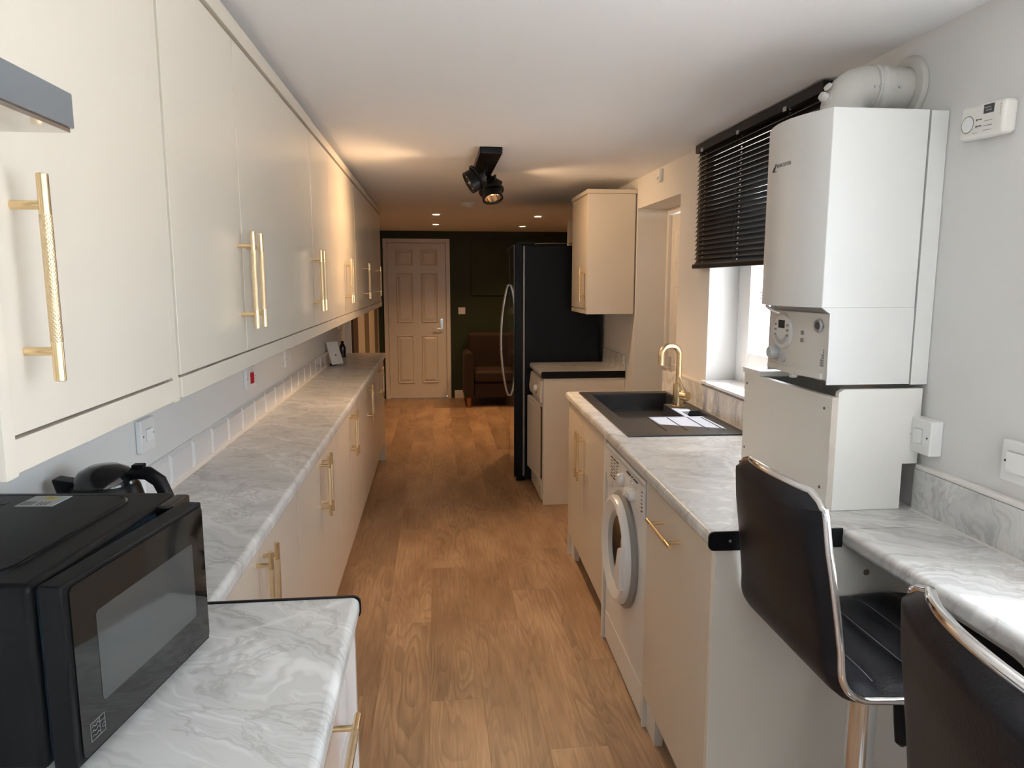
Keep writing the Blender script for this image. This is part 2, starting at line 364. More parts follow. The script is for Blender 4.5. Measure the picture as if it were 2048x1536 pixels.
def finish(bm, name, material, smooth=35):
    me = bpy.data.meshes.new(name); bm.to_mesh(me); bm.free()
    me.materials.append(M[material] if isinstance(material, str) else material)
    me.polygons.foreach_set('use_smooth', [True] * len(me.polygons))
    me.set_sharp_from_angle(angle=math.radians(smooth))
    return me
def wn(o):
    m_ = o.modifiers.new('weighted_normals', 'WEIGHTED_NORMAL'); m_.keep_sharp = True; m_.weight = 100
    return o
def part(th, name, b, material, parent=None, label=None, smooth=35):
    """a part (or with parent= a sub-part) of a Thing, geometry in the thing's frame coordinates"""
    if parent is None: off = th.base
    else: off = th.base + Vector(parent['_off'])
    # origin of the part at its own bounding-box centre
    c = sum((v.co for v in b.bm.verts), Vector()) / max(1, len(b.bm.verts))
    bmesh.ops.translate(b.bm, verts=b.bm.verts, vec=-c)
    o = bpy.data.objects.new(name, finish(b.bm, name, material, smooth)); COL.objects.link(o)
    wn(o); o.parent = parent if parent is not None else th.o
    o.location = c - off
    o['_off'] = list(c - th.base)
    if label: o['label'] = label
    return o
def single(name, b, material, label=None, cat=None, group=None, kind=None, smooth=35, frame=None):
    """a top-level thing (or piece of the setting) that is one mesh"""
    xs = [v.co for v in b.bm.verts]
    c = Vector(((min(v.x for v in xs) + max(v.x for v in xs)) / 2, (min(v.y for v in xs) + max(v.y for v in xs)) / 2, min(v.z for v in xs)))
    bmesh.ops.translate(b.bm, verts=b.bm.verts, vec=-c)
    o = bpy.data.objects.new(name, finish(b.bm, name, material, smooth)); COL.objects.link(o)
    wn(o); o.matrix_world = (frame if frame is not None else Matrix.Identity(4)) @ Matrix.Translation(c)
    o['_off'] = [0, 0, 0]
    if label: o['label'] = label
    if cat: o['category'] = cat
    if group: o['group'] = group
    if kind: o['kind'] = kind
    return o
def child(parent, name, b, material, smooth=35, label=None):
    """a part of a one-mesh piece (world coordinates)"""
    c = sum((v.co for v in b.bm.verts), Vector()) / max(1, len(b.bm.verts))
    bmesh.ops.translate(b.bm, verts=b.bm.verts, vec=-c)
    o = bpy.data.objects.new(name, finish(b.bm, name, material, smooth)); COL.objects.link(o)
    wn(o); o.parent = parent; o.location = parent.matrix_world.inverted() @ c
    if label: o['label'] = label
    return o
def text_b(txt, size, mtx, extrude=0.0004):
    cu = bpy.data.curves.new('txt', 'FONT'); cu.body = txt; cu.size = size; cu.extrude = extrude; cu.align_x = 'CENTER'; cu.align_y = 'CENTER'; cu.resolution_u = 3
    ob = bpy.data.objects.new('txt', cu); COL.objects.link(ob)
    dg = bpy.context.evaluated_depsgraph_get()
    me = bpy.data.meshes.new_from_object(ob.evaluated_get(dg))
    b = B(); b.bm.from_mesh(me); b.xf(mtx)
    bpy.data.objects.remove(ob); bpy.data.curves.remove(cu); bpy.data.meshes.remove(me)
    return b
# text orientation matrices: columns = text right, text up, normal
def tmat(loc, right, up):
    r = Vector(right).normalized(); u = Vector(up).normalized(); nn = r.cross(u)
    return Matrix(((r.x, u.x, nn.x, loc[0]), (r.y, u.y, nn.y, loc[1]), (r.z, u.z, nn.z, loc[2]), (0, 0, 0, 1)))
def arc(cx, cy, r, a0, a1, n):
    return [(cx + r * math.cos(math.radians(a0 + (a1 - a0) * k / n)), cy + r * math.sin(math.radians(a0 + (a1 - a0) * k / n))) for k in range(n + 1)]
def rrect(x0, x1, y0, y1, r, n=5):
    return arc(x1 - r, y1 - r, r, 0, 90, n) + arc(x0 + r, y1 - r, r, 90, 180, n) + arc(x0 + r, y0 + r, r, 180, 270, n) + arc(x1 - r, y0 + r, r, 270, 360, n)

# ------------------------------------------------------------------ dimensions
XL, XR, ZC = -0.780, 1.255, 2.128      # left wall, right wall, ceiling
YB, YF = -1.40, 9.20                   # rear wall, far wall
XF = 2.45                              # right wall of the far room
YE = 6.80                              # where the right kitchen wall ends
WT = 0.908; WB = 0.868                 # worktop top / underside

# ------------------------------------------------------------------ the setting
fl = single('floor', B().box(-1.0, XF + .2, YB - .2, YF + .2, -0.12, -0.012), 'plinth', kind='structure')
PW, PL = 0.193, 1.21
plank_cache = {}
def plank(x0, x1, y0, y1):
    w, L = x1 - x0, y1 - y0
    key = (round(w, 4), round(L, 4))
    if key not in plank_cache:
        b = B().box(-w / 2 + .0001, w / 2 - .0001, -L / 2 + .0001, L / 2 - .0001, -0.0119, 0.0, 0.0005, 1)
        plank_cache[key] = finish(b.bm, 'plank', 'oak')
    o = bpy.data.objects.new('plank', plank_cache[key]); COL.objects.link(o)
    o.parent = fl; o.location = fl.matrix_world.inverted() @ Vector(((x0 + x1) / 2, (y0 + y1) / 2, 0))
phases = {-3: 0.35, -2: 0.05, -1: 0.60, 0: 0.0, 1: 0.59, 2: 0.90, 3: 0.25, 4: 0.72}
def fill(k, ya, yb, ph):
    x0 = -0.040 + PW * k; x1 = x0 + PW
    y = ya - ((ya - ph) % PL)
    while y < yb - 0.02:
        a, c = max(y, ya), min(y + PL, yb)
        if c - a > .03: plank(max(x0, XL), min(x1, XF), a, c)
        y += PL
for k in range(-4, 7):
    fill(k, YB, YF, {-4: 0.4, -3: 1.264, -2: 0.05 + 1.2, -1: 3.01, 0: 2.40, 1: 4.205, 2: 3.3, 3: 2.62, 4: 3.05, 5: 2.2, 6: 3.4}[k])
for k in range(7, 13): fill(k, YE, YF, 6.9 + 0.37 * (k % 3))

T = 0.30
def ceiling():
    single('ceiling', B().prism([(XL - .2, YB - .15), (XR + T, YB - .15), (XR + T, YE - .15), (XF + .15, YE - .15), (XF + .15, YF + .2), (XL - .2, YF + .2)], ZC, ZC + 0.12, axis='z'), 'ceil', kind='structure')
ceiling()
wl_ = single('wall_left', B().box(XL - 0.2, XL, YB - .2, 6.30, 0, ZC), 'wall', kind='structure')
single('wall_left_end', B().box(XL - 0.2, -0.735, 6.30, 6.36, 0, ZC), 'wall', kind='structure')
single('wall_left_far', B().box(XL - 0.2, -0.717, 6.36, YF, 0, ZC), 'stripes', kind='structure')
# far wall with the door opening
DX0, DX1, DZ = -0.628, 0.172, 2.012
b = B(); b.box(-1.0, DX0, YF, YF + .15, 0, ZC); b.box(DX1, XF + .2, YF, YF + .15, 0, ZC); b.box(DX0, DX1, YF, YF + .15, DZ, ZC)
single('wall_far', b, 'green', kind='structure')
single('wall_behind_door', B().box(-1.0, XF, YF + .17, YF + .2, 0, ZC), 'green', kind='structure')
# right wall with the sink window, the side-door recess and the added, out-of-view bar window
WY0, WY1, WZ0, WZ1 = 2.43, 3.195, 1.032, 2.06
RY0, RY1, RZ = 3.625, 4.405, 1.945
BY0, BY1, BZ0, BZ1 = -1.10, 1.10, 1.032, 1.92
T = 0.30
def wr(b, y0, y1, z0, z1): b.box(XR, XR + T, y0, y1, z0, z1)
b = B()
wr(b, YB - .2, BY0, 0, ZC); wr(b, BY0, BY1, 0, BZ0); wr(b, BY0, BY1, BZ1, ZC)
wr(b, BY1, WY0, 0, ZC); wr(b, WY0, WY1, 0, WZ0); wr(b, WY0, WY1, WZ1, ZC)
wr(b, WY1, RY0, 0, ZC); wr(b, RY0, RY1, RZ, ZC); wr(b, RY1, YE, 0, ZC)
single('wall_right', b, 'wall', kind='structure')
single('wall_right_far', B().box(XF, XF + .15, YE - .3, YF + .2, 0, ZC), 'green', kind='structure')
single('wall_right_return', B().box(XR + T, XF + .1, YE - .15, YE, 0, ZC), 'wall', kind='structure')
# rear wall with a window added behind the camera for daylight
GX0, GX1, GZ0, GZ = 0.28, 0.76, 1.05, 2.04
b = B(); b.box(XL - .2, GX0, YB - .15, YB, 0, ZC); b.box(GX1, XR + .3, YB - .15, YB, 0, ZC); b.box(GX0, GX1, YB - .15, YB, GZ, ZC); b.box(GX0, GX1, YB - .15, YB, 0, GZ0)
single('wall_back', b, 'wall', kind='structure')
single('ground_outside', B().box(-12, 12, -14, 16, -0.35, -0.15), 'patio', kind='structure')

def window(name, y0, y1, z0, z1, xin, mull, wide=0.06):
    """white frame set towards the outer face of the right wall; frame + panes"""
    root = Thing(name, None, None, (xin, (y0 + y1) / 2, z0), kind='structure')
    f = wide
    b = B()
    b.box(xin, xin + .07, y0, y0 + f, z0, z1, .006); b.box(xin, xin + .07, y1 - f, y1, z0, z1, .006)
    b.box(xin, xin + .07, y0 + f, y1 - f, z0, z0 + f, .006); b.box(xin, xin + .07, y0 + f, y1 - f, z1 - f, z1, .006)
    for m_ in mull: b.box(xin, xin + .07, m_ - .035, m_ + .035, z0 + f, z1 - f, .006)
    part(root, 'window_frame', b, 'upvc')
    es = [y0 + f] + [e for m_ in mull for e in (m_ - .035, m_ + .035)] + [y1 - f]
    for i in range(0, len(es), 2):
        b = B(); s_ = wide * .8
        b.box(xin - .012, xin + .05, es[i], es[i] + s_, z0 + f, z1 - f, .005); b.box(xin - .012, xin + .05, es[i + 1] - s_, es[i + 1], z0 + f, z1 - f, .005)
        b.box(xin - .012, xin + .05, es[i] + s_, es[i + 1] - s_, z0 + f, z0 + f + s_, .005); b.box(xin - .012, xin + .05, es[i] + s_, es[i + 1] - s_, z1 - f - s_, z1 - f, .005)
        part(root, 'sash', b, 'upvc')
        part(root, 'pane', B().box(xin + .02, xin + .024, es[i] + s_, es[i + 1] - s_, z0 + f + s_, z1 - f - s_), 'glass')
    b = B().box(XR - .028, xin, y0 + .001, y1 - .001, z0 - .002, z0 + .012, .003)
    part(root, 'window_sill', b, 'upvc')
    return root
window('window_1', WY0, WY1, WZ0, WZ1, 1.395, [], 0.085)
window('added_bar_window', BY0, BY1, BZ0, BZ1, 1.435, [-0.02])  # out-of-view window, added to bring daylight and sun onto the bar
# unseen rear window, added to let daylight in from behind
root = Thing('added_rear_window', None, None, (0.4, YB - .08, GZ0), kind='structure')
b = B(); fx = 0.06
for xx in (GX0, GX1 - fx, 0.5 - fx / 2): b.box(xx, xx + fx, YB - .11, YB - .05, GZ0, GZ, .005)
for a, c in ((GX0 + fx, 0.5 - fx / 2), (0.5 + fx / 2, GX1 - fx)):
    b.box(a, c, YB - .11, YB - .05, GZ0, GZ0 + fx, .005); b.box(a, c, YB - .11, YB - .05, GZ - fx, GZ, .005)
part(root, 'window_frame', b, 'upvc')
for a, c in ((GX0 + fx, 0.5 - fx / 2), (0.5 + fx / 2, GX1 - fx)): part(root, 'pane', B().box(a, c, YB - .082, YB - .078, GZ0 + fx, GZ - fx), 'glass')
part(root, 'window_sill', B().box(GX0 + .001, GX1 - .001, YB - .05, YB + .02, GZ0 - .01, GZ0 + .008, .003), 'upvc')

# white caulk ledge and skirting
single('baseboard_far', B().prism([(YF, 0), (YF - .016, 0), (YF - .016, .085), (YF - .008, .10), (YF, .10)], 0.235, XF, axis='x'), 'whitegloss', kind='structure')

# ------------------------------------------------------------------ doors of the room
def panel_door_x(th, x0, x1, yf, z0, z1, rows, cols, name='leaf', mat_='whitegloss'):
    """moulded panel door facing -y, front face at yf; raised fields with sloped borders"""
    leaf = part(th, name, B().box(x0, x1, yf, yf + .038, z0, z1, .002), mat_)
    for (za, zb) in rows:
        for (xa, xb) in cols:
            t = B()
            def ring(i, d): return [(xa + i, za + i), (xb - i, za + i), (xb - i, zb - i), (xa + i, zb - i)], yf + d
            rs = [ring(0, -0.0005), ring(.009, -.013), ring(.018, -.0010), ring(.050, -.014)]
            vv = [[t.bm.verts.new((p[0], y, p[1])) for p in pts] for pts, y in rs]
            for a, c in zip(vv[:-1], vv[1:]):
                for k in range(4): t.bm.faces.new((a[k], a[(k + 1) % 4], c[(k + 1) % 4], c[k]))
            t.bm.faces.new(vv[-1])
            bmesh.ops.recalc_face_normals(t.bm, faces=t.bm.faces[:])
            part(th, 'door_panel', t, mat_, parent=leaf, smooth=10)
    return leaf
d1 = Thing('door_1', None, None, (-.23, YF, 0), kind='structure')
b = B(); fw = 0.05
b.box(DX0 - .018, DX0 + .032, YF - .018, YF + .13, 0, DZ + .02, .003); b.box(DX1 - .032, DX1 + .018, YF - .018, YF + .13, 0, DZ + .02, .003); b.box(DX0 + .032, DX1 - .032, YF - .018, YF + .13, DZ - .03, DZ + .02, .003)
part(d1, 'door_frame', b, 'whitegloss')
lx0, lx1 = DX0 + .035, DX1 - .035
cols = [(lx0 + .105, lx0 + .315), (lx1 - .315, lx1 - .105)]
lf = panel_door_x(d1, lx0, lx1, YF + .004, 0.006, 1.978, [(0.20, 0.82), (0.98, 1.60), (1.70, 1.90)], cols)
b = B(); hx = lx1 - .06
b.box(hx - .021, hx + .021, YF - .006, YF + .003, 0.88, 1.03, .003); b.cyl((hx, YF - .045, .905), (hx, YF, .905), .010)
b.tube([(hx + .01, YF - .045, .905), (hx - .05, YF - .048, .905), (hx - .115, YF - .044, .900)], .010)
part(d1, 'door_handle', b, 'chrome')
for z in (.25, 1.0, 1.70): part(d1, 'hinge', B().cyl((lx0 - .003, YF - .010, z - .05), (lx0 - .003, YF - .010, z + .05), .008), 'steel')

d2 = Thing('door_2', None, None, (1.48, 4.0, 0), kind='structure')
b = B(); xd = 1.462
b.box(xd - .02, xd + .06, RY1 - .035, RY1, 0, RZ, .003); b.box(xd - .02, xd + .06, RY0, RY0 + .035, 0, RZ, .003); b.box(xd - .02, xd + .06, RY0 + .035, RY1 - .035, RZ - .03, RZ, .003)
part(d2, 'door_frame', b, 'whitegloss')
lf = part(d2, 'leaf', B().box(xd, xd + .04, RY0 + .038, RY1 - .038, .006, RZ - .038, .002), 'whitegloss')
for za, zb in ((.2, .82), (.98, 1.48), (1.58, 1.82)):
    for ya, yb in ((RY0 + .12, RY0 + .33), (RY1 - .33, RY1 - .12)):
        t = B(); rs = []
        for i, d in ((0, -.0005), (.007, -.007), (.016, -.0015), (.04, -.009)):
            rs.append([t.bm.verts.new((xd + d, p[0], p[1])) for p in ((ya + i, za + i), (yb - i, za + i), (yb - i, zb - i), (ya + i, zb - i))])
        for a, c in zip(rs[:-1], rs[1:]):
            for k in range(4): t.bm.faces.new((a[k], a[(k + 1) % 4], c[(k + 1) % 4], c[k]))
        t.bm.faces.new(rs[-1]); bmesh.ops.recalc_face_normals(t.bm, faces=t.bm.faces[:])
        part(d2, 'door_panel', t, 'whitegloss', parent=lf, smooth=10)
b = B(); hy, hz = RY1 - .095, 0.965
b.box(xd - .010, xd, hy - .02, hy + .02, hz - .10, hz + .07, .003); b.cyl((xd - .05, hy, hz), (xd, hy, hz), .010)
b.tube([(xd - .05, hy + .01, hz), (xd - .054, hy - .05, hz), (xd - .05, hy - .11, hz - .003)], .010)
part(d2, 'door_handle', b, 'chrome')

# ------------------------------------------------------------------ handles
def add_handle(th, door, x, y, z0, z1, out=-1):
    xb = x + out * .035; r = .0062; e = .034
    b = B()
    b.cyl((xb, y, z0), (xb, y, z1), r, bev=.001)
    for z in (z0 + e, z1 - e): b.cyl((x, y, z), (xb, y, z), .0050)
    part(th, 'handle', b, 'brass', parent=door)
    part(th, 'handle_grip', B().cyl((xb, y, z0 + e + .010), (xb, y, z1 - e - .010), r * 1.05), 'knurl', parent=door)
def add_handle_h(th, door, x, y0, y1, z, out=-1):
    xb = x + out * .040; r = .0062; e = .034
    b = B()
    b.cyl((xb, y0, z), (xb, y1, z), r, bev=.001)
    for y in (y0 + e, y1 - e): b.cyl((x, y, z), (xb, y, z), .0050)
    part(th, 'handle', b, 'brass', parent=door)
    part(th, 'handle_grip', B().cyl((xb, y0 + e + .010, z), (xb, y1 - e - .010, z), r * 1.05), 'knurl', parent=door)

# ------------------------------------------------------------------ left wall cabinets
UX = -0.460                                 # face of the wall-cabinet doors
UZ0, UZ1 = 1.330, 2.057
def wall_unit(label, y0, y1, seams, handles):
    th = Thing('wall_cabinet', label, 'cabinet', (-.62, (y0 + y1) / 2, 1.30), 'cream wall cabinets along the left wall')
    part(th, 'carcass', B().box(XL + .002, UX - .0195, y0 + .001, y1 - .001, UZ0, UZ1 + .004), 'carcass')
    ys = [y0] + seams + [y1]
    for i in range(len(ys) - 1):
        dj = random.uniform(-.0008, .0008)
        d = part(th, 'door', B().box(UX - .018 + dj, UX + dj, ys[i] + .002, ys[i + 1] - .002, UZ0 + .002, UZ1, .0015), 'cream')
        for y, di in handles:
            if di == i: add_handle(th, d, UX + dj, y, 1.388, 1.617, out=1)
    return th
nu_ = wall_unit('single-door cream wall cabinet nearest the camera beside the grey hood', 0.815, 1.300, [], [(0.853, 0)])
US = [1.337, 2.325, 3.310, 4.300, 5.285, 6.270]; UM = [1.803, 2.825, 3.805, 4.790, 5.775]
nm = ['double-door cream wall cabinet above the red cooker switch, second from the camera', 'double-door cream wall cabinet third from the camera', 'double-door cream wall cabinet with warm glow, fourth from the camera',
      'double-door cream wall cabinet fifth from the camera', 'farthest double-door cream wall cabinet in the left row']
for i in range(5): wall_unit(nm[i], US[i], US[i + 1], [UM[i]], [(UM[i] - .036, 0), (UM[i] + .036, 1)])
part(nu_, 'end_panel', B().box(XL + .002, UX + .004, .790, .812, 1.288, 2.062, .0015), 'cream')
single('filler_panel', B().box(XL + .002, UX - .003, 1.3045, 1.333, 1.286, 2.062, .0015), 'cream', 'narrow cream filler post between first and second wall cabinets', 'panel')
single('light_pelmet', B().box(UX - .022, UX + .001, .815, 1.300, 1.290, 1.3285, .002), 'cream', 'short cream pelmet strip under the nearest left wall cabinet', 'pelmet')
single('light_pelmet', B().box(UX - .022, UX + .001, 1.337, 6.29, 1.290, 1.3285, .002), 'cream', 'long cream pelmet strip under the row of left wall cabinets', 'pelmet')
single('cornice_strip', B().box(UX - .045, UX + .006, .80, 2.86, 2.064, 2.104, .002), 'cream', 'near length of cream cornice strip along the cabinet tops', 'cornice')
single('cornice_strip', B().box(UX - .045, UX + .004, 2.862, 6.29, 2.065, 2.102, .002), 'cream', 'far length of cream cornice strip along the cabinet tops', 'cornice')

# cooker hood
hd = Thing('cooker_hood', 'dark grey glossy cooker hood edge with mirror underside at left', 'cooker hood', (-.56, .45, 1.645))
part(hd, 'canopy', B().box(XL + .002, -.350, .17, .772, 1.648, 1.682, .002), 'hood')
part(hd, 'underside', B().box(XL + .02, -.353, .175, .768, 1.644, 1.6485), 'mirror')
part(hd, 'chimney', B().box(XL + .002, -.55, .36, .60, 1.682, 2.12, .003), 'hood')

# ------------------------------------------------------------------ left base cabinets
LX = -0.440; LZ0, LZ1 = 0.165, 0.862
def base_unit(label, y0, y1, seam):
    th = Thing('base_cabinet', label, 'cabinet', (-.6, (y0 + y1) / 2, 0), 'cream base cabinets along the left wall')
    part(th, 'carcass', B().box(XL + .002, LX - .0195, y0 + .001, y1 - .001, .15, WB - .001), 'carcass')
    part(th, 'plinth', B().box(-.56, -.545, y0 + .001, y1 - .001, 0.0, .15), 'carcass')
    for i, (a, c) in enumerate(((y0, seam), (seam, y1))):
        dj = random.uniform(-.0008, .0008)
        d = part(th, 'door', B().box(LX - .018 + dj, LX + dj, a + .002, c - .002, LZ0, LZ1, .0015), 'cream')
        add_handle(th, d, LX + dj, (seam - .032) if i == 0 else (seam + .032), .622, .852, out=1)
    return th
nb = ['nearest cream double-door base cabinet behind the microwave worktop', 'second cream double-door base cabinet from the microwave', 'third cream double-door base cabinet from the microwave',
      'fourth cream double-door base cabinet from the microwave', 'farthest cream double-door base cabinet by the panelled door']
LS = [1.312, 2.225, 3.160, 4.095, 5.030, 5.965]; LM = [1.735, 2.690, 3.630, 4.560, 5.495]
for i in range(5): fu_ = base_unit(nb[i], LS[i], LS[i + 1], LM[i])
part(fu_, 'end_panel', B().box(XL + .002, LX + .002, 5.968, 5.988, 0, WB - .001, .0015), 'carcass')

def nosed(x0, x1, z0, z1, side, r=.014):
    """worktop section in xz with a rounded front edge on `side`"""
    if side > 0: return [(x0, z0)] + arc(x1 - r, z0 + r, r, -90, 0, 5) + arc(x1 - r, z1 - r, r, 0, 90, 5) + [(x0, z1)]
    return [(x1, z0), (x1, z1)] + arc(x0 + r, z1 - r, r, 90, 180, 5) + arc(x0 + r, z0 + r, r, 180, 270, 5)
b = B().prism(nosed(XL + .002, -.420, WB, WT, 1), 1.308, 6.045, axis='y')
single('left_worktop', b, 'marble', 'long narrow grey marble-effect worktop under the left wall cabinets', 'worktop')
b = B().prism(nosed(XL + .002, -.152, WB, WT, 1), -.75, 1.300, axis='y')
nw = Thing('near_worktop', 'deep grey marble-effect worktop carrying the microwave', 'worktop', (-.46, .3, WB))
part(nw, 'top', b, 'marble')
part(nw, 'edge_strip', B().prism(nosed(-.43, -.149, WB - .002, WT + .003, 1), 1.300, 1.306, axis='y'), 'black', label='black metal end strip')

# near base unit with drawer
DXF = -.177
nu = Thing('drawer_cabinet', 'glossy white drawer cabinet under the microwave worktop', 'cabinet', (-.46, .75, 0))
part(nu, 'carcass', B().box(XL + .002, DXF - .02, .30, 1.266, .15, WB - .001), 'offwhite')
part(nu, 'end_panel', B().box(-.455, -.159, 1.268, 1.286, 0, WB - .001, .0015), 'pinkwhite')
part(nu, 'plinth', B().box(-.26, -.245, .30, 1.266, 0, .15), 'offwhite')
dr = part(nu, 'drawer_front', B().box(DXF - .019, DXF, .66, 1.264, .665, .862, .0015), 'pinkwhite')
add_handle_h(nu, dr, DXF, .845, 1.105, .793, out=1)
dr = part(nu, 'drawer_front', B().box(DXF - .019, DXF, .66, 1.264, .165, .662, .0015), 'pinkwhite')
add_handle_h(nu, dr, DXF, .845, 1.105, .60, out=1)

# wall tiles
tb = B().box(XL, XL + .004, 1.32, 5.98, WT + .001, 1.006)
gr_ = child(wl_, 'grout_bed', tb, 'grout')
tile_me = None
y = 1.515; k = 0
while y + .1935 < 6.0:
    if tile_me is None:
        t = bmesh.new(); w, h = .0965, .0465
        def rg(i, d): return [t.verts.new((d, a, c)) for a, c in ((-w + i, -h + i), (w - i, -h + i), (w - i, h - i), (-w + i, h - i))]
        rs = [rg(0, .0), rg(0, .0035), rg(.012, .008)]
        for a, c in zip(rs[:-1], rs[1:]):
            for q in range(4): t.faces.new((a[q], a[(q + 1) % 4], c[(q + 1) % 4], c[q]))
        t.faces.new(rs[-1]); bmesh.ops.recalc_face_normals(t, faces=t.faces[:]); tile_me = finish(t, 'tile', 'tile', 10)
    o = bpy.data.objects.new('tile', tile_me); COL.objects.link(o); o.parent = wl_
    o.location = wl_.matrix_world.inverted() @ Vector((XL + .004, y + .0965, WT + .002 + .0475)); y += .1955
child(wl_, 'sealant_bead', B().prism([(XL + .004, WT), (XL + .020, WT), (XL + .013, WT + .006), (XL + .004, WT + .012)], 1.32, 5.98, axis='y'), 'whitegloss')

# ------------------------------------------------------------------ switches and sockets
def plate(name, label, wall_x, out, y0, y1, z0, z1, depth, rockers, mat_='white', rock_mat='white', group=None, cat='switch'):
    th = Thing(name, label, cat, (wall_x, (y0 + y1) / 2, z0), group)
    a, c = sorted((wall_x, wall_x + out * depth))
    part(th, 'plate', B().box(a, c, y0, y1, z0, z1, .0035, 3), mat_)
    f = wall_x + out * depth; zm = (z0 + z1) / 2
    for (ya, yb, za, zb) in rockers:
        b = B().prism([(ya, f - out * .001), (yb, f - out * .001), (yb, f + out * .0065), (ya, f + out * .0020)], za, zb, axis='z')
        # rocker outline in (y, x) -> swap
        for v in b.bm.verts: v.co = Vector((v.co.y, v.co.x, v.co.z))
        bmesh.ops.recalc_face_normals(b.bm, faces=b.bm.faces[:])
        part(th, 'rocker', b, rock_mat, smooth=10)
        part(th, 'rocker_surround', B().box(min(f, f + out * .0005), max(f, f + out * .0005), ya - .0018, yb + .0018, za - .0018, zb + .0018), 'greyknob')
    for yy in (y0 + .012, y1 - .012): part(th, 'screw', B().cyl((f, yy, zm), (f + out * .0008, yy, zm), .0028, seg=12), 'darkprint')
    return th
plate('light_switch', 'white double light switch above the kettle', XL, 1, 1.905, 1.995, 1.053, 1.141, .016, [(1.934, 1.948, 1.082, 1.112), (1.952, 1.966, 1.082, 1.112)])
plate('cooker_switch', 'white cooker switch plate with red rocker under wall cabinets', XL, 1, 2.965, 3.112, 1.062, 1.148, .014, [(3.02, 3.058, 1.08, 1.125)], rock_mat='red')
plate('fused_spur', 'white fused spur switch on left wall beyond the red cooker switch', XL, 1, 3.735, 3.885, 1.062, 1.148, .014, [(3.80, 3.82, 1.09, 1.12)])
plate('boiler_switch', 'white single switch on raised box beside the boiler', XR, -1, 1.617, 1.704, 1.065, 1.155, .034, [(1.648, 1.672, 1.093, 1.128)])
plate('wall_switch', 'white wall switch cut off at right edge above the bar', XR, -1, 1.300, 1.413, 1.066, 1.158, .016, [(1.315, 1.392, 1.090, 1.134)])
plate('socket_plate', 'white socket at far end of left wall below the cabinets', XL, 1, 5.86, 5.95, 1.12, 1.21, .012, [])
th = Thing('light_switch', 'square white light switch on the dark green wall', 'switch', (.335, YF, 1.08))
part(th, 'plate', B().box(.292, .380, YF - .012, YF, 1.085, 1.172, .003), 'white')
part(th, 'rocker', B().box(.326, .346, YF - .017, YF - .011, 1.113, 1.145, .001), 'white')

# ------------------------------------------------------------------ things on the left worktop
# leaning white card and dark slab
def leaning(name, label, c, w, h, t_, tilt, rz, m_, dot=True, cat='sign'):
    fr = Matrix.Translation(c) @ Matrix.Rotation(rz, 4, 'Z') @ Matrix.Rotation(tilt, 4, 'Y')
    th = Thing(name, label, cat, (0, 0, 0), frame=fr)
    part(th, 'board', B().box(-t_, 0, -w / 2, w / 2, 0, h, .002), m_)
    if dot: part(th, 'dot', B().cyl((-.001, .0, h * .40), (.0012, .0, h * .40), .006), 'black')
    part(th, 'back_stand', B().box(-t_ - .05, -t_, -w * .2, w * .2, .004, .020, .002), 'black')
leaning('card_stand', 'small white card with black dot leaning against the tiles', (-.690, 5.12, WT + .014), .105, .165, .012, math.radians(-20), math.radians(-38), 'white')
th = Thing('dark_bottle', 'slim dark bottle against the tiles at far end of worktop', 'bottle', (-.735, 5.72, WT))
part(th, 'body', B().lathe([(0, 0), (.024, 0), (.026, .01), (.025, .075), (.016, .10), (.011, .108), (.011, .112)], (-.735, 5.72, WT + .0005)), 'blackgloss')
part(th, 'cap', B().cyl((-.735, 5.72, WT + .112), (-.735, 5.72, WT + .128), .012), 'black')

# kettle
KX, KY = -.668, 1.475
kt = Thing('kettle', 'black plastic electric kettle behind the microwave', 'kettle', (KX, KY, WT))
part(kt, 'base', B().lathe([(0, 0), (.080, 0), (.082, .006), (.080, .018), (0, .018)], (KX, KY, WT + .0005)), 'black')
part(kt, 'body', B().lathe([(0, .019), (.080, .019), (.083, .03), (.081, .08), (.074, .14), (.064, .180), (.058, .190), (0, .190)], (KX, KY, WT)), 'black')
part(kt, 'lid', B().lathe([(.059, .190), (.057, .200), (.046, .216), (.028, .225), (0, .228)], (KX, KY, WT)), 'blackgloss')
b = B()
b.prism([(KX - .030, WT + .105), (KX - .070, WT + .125), (KX - .080, WT + .165), (KX - .092, WT + .206), (KX - .078, WT + .203), (KX - .045, WT + .197)], KY - .026, KY + .014, axis='y', bev=.006, seg=3)
part(kt, 'spout', b, 'black')
hp = [(KX + .040, KY - .005, WT + .200), (KX + .062, KY - .012, WT + .212), (KX + .090, KY - .018, WT + .212), (KX + .112, KY - .020, WT + .196), (KX + .126, KY - .020, WT + .160), (KX + .130, KY - .020, WT + .110), (KX + .118, KY - .016, WT + .062), (KX + .074, KY - .008, WT + .045)]
part(kt, 'handle', B().tube(hp, [.010, .013, .014, .014, .013, .012, .011, .010], 14), 'black')
part(kt, 'lid_button', B().box(KX + .062, KX + .084, KY - .026, KY - .006, WT + .223, WT + .231, .002), 'black')

# ------------------------------------------------------------------ microwave
mwA = math.atan2(0.035, 0.364)
MF = Matrix.Translation((-.468, .828, WT)) @ Matrix.Rotation(-mwA, 4, 'Z')
mw = Thing('microwave', 'black countertop microwave with door slightly ajar', 'microwave', (-.15, .18, 0), frame=MF)
mh = 0.247; mL = 0.372; mD = 0.312
b = B().box(-mD, 0, 0, mL, .012, mh, .010, 3)
body = part(mw, 'body', b, 'black')
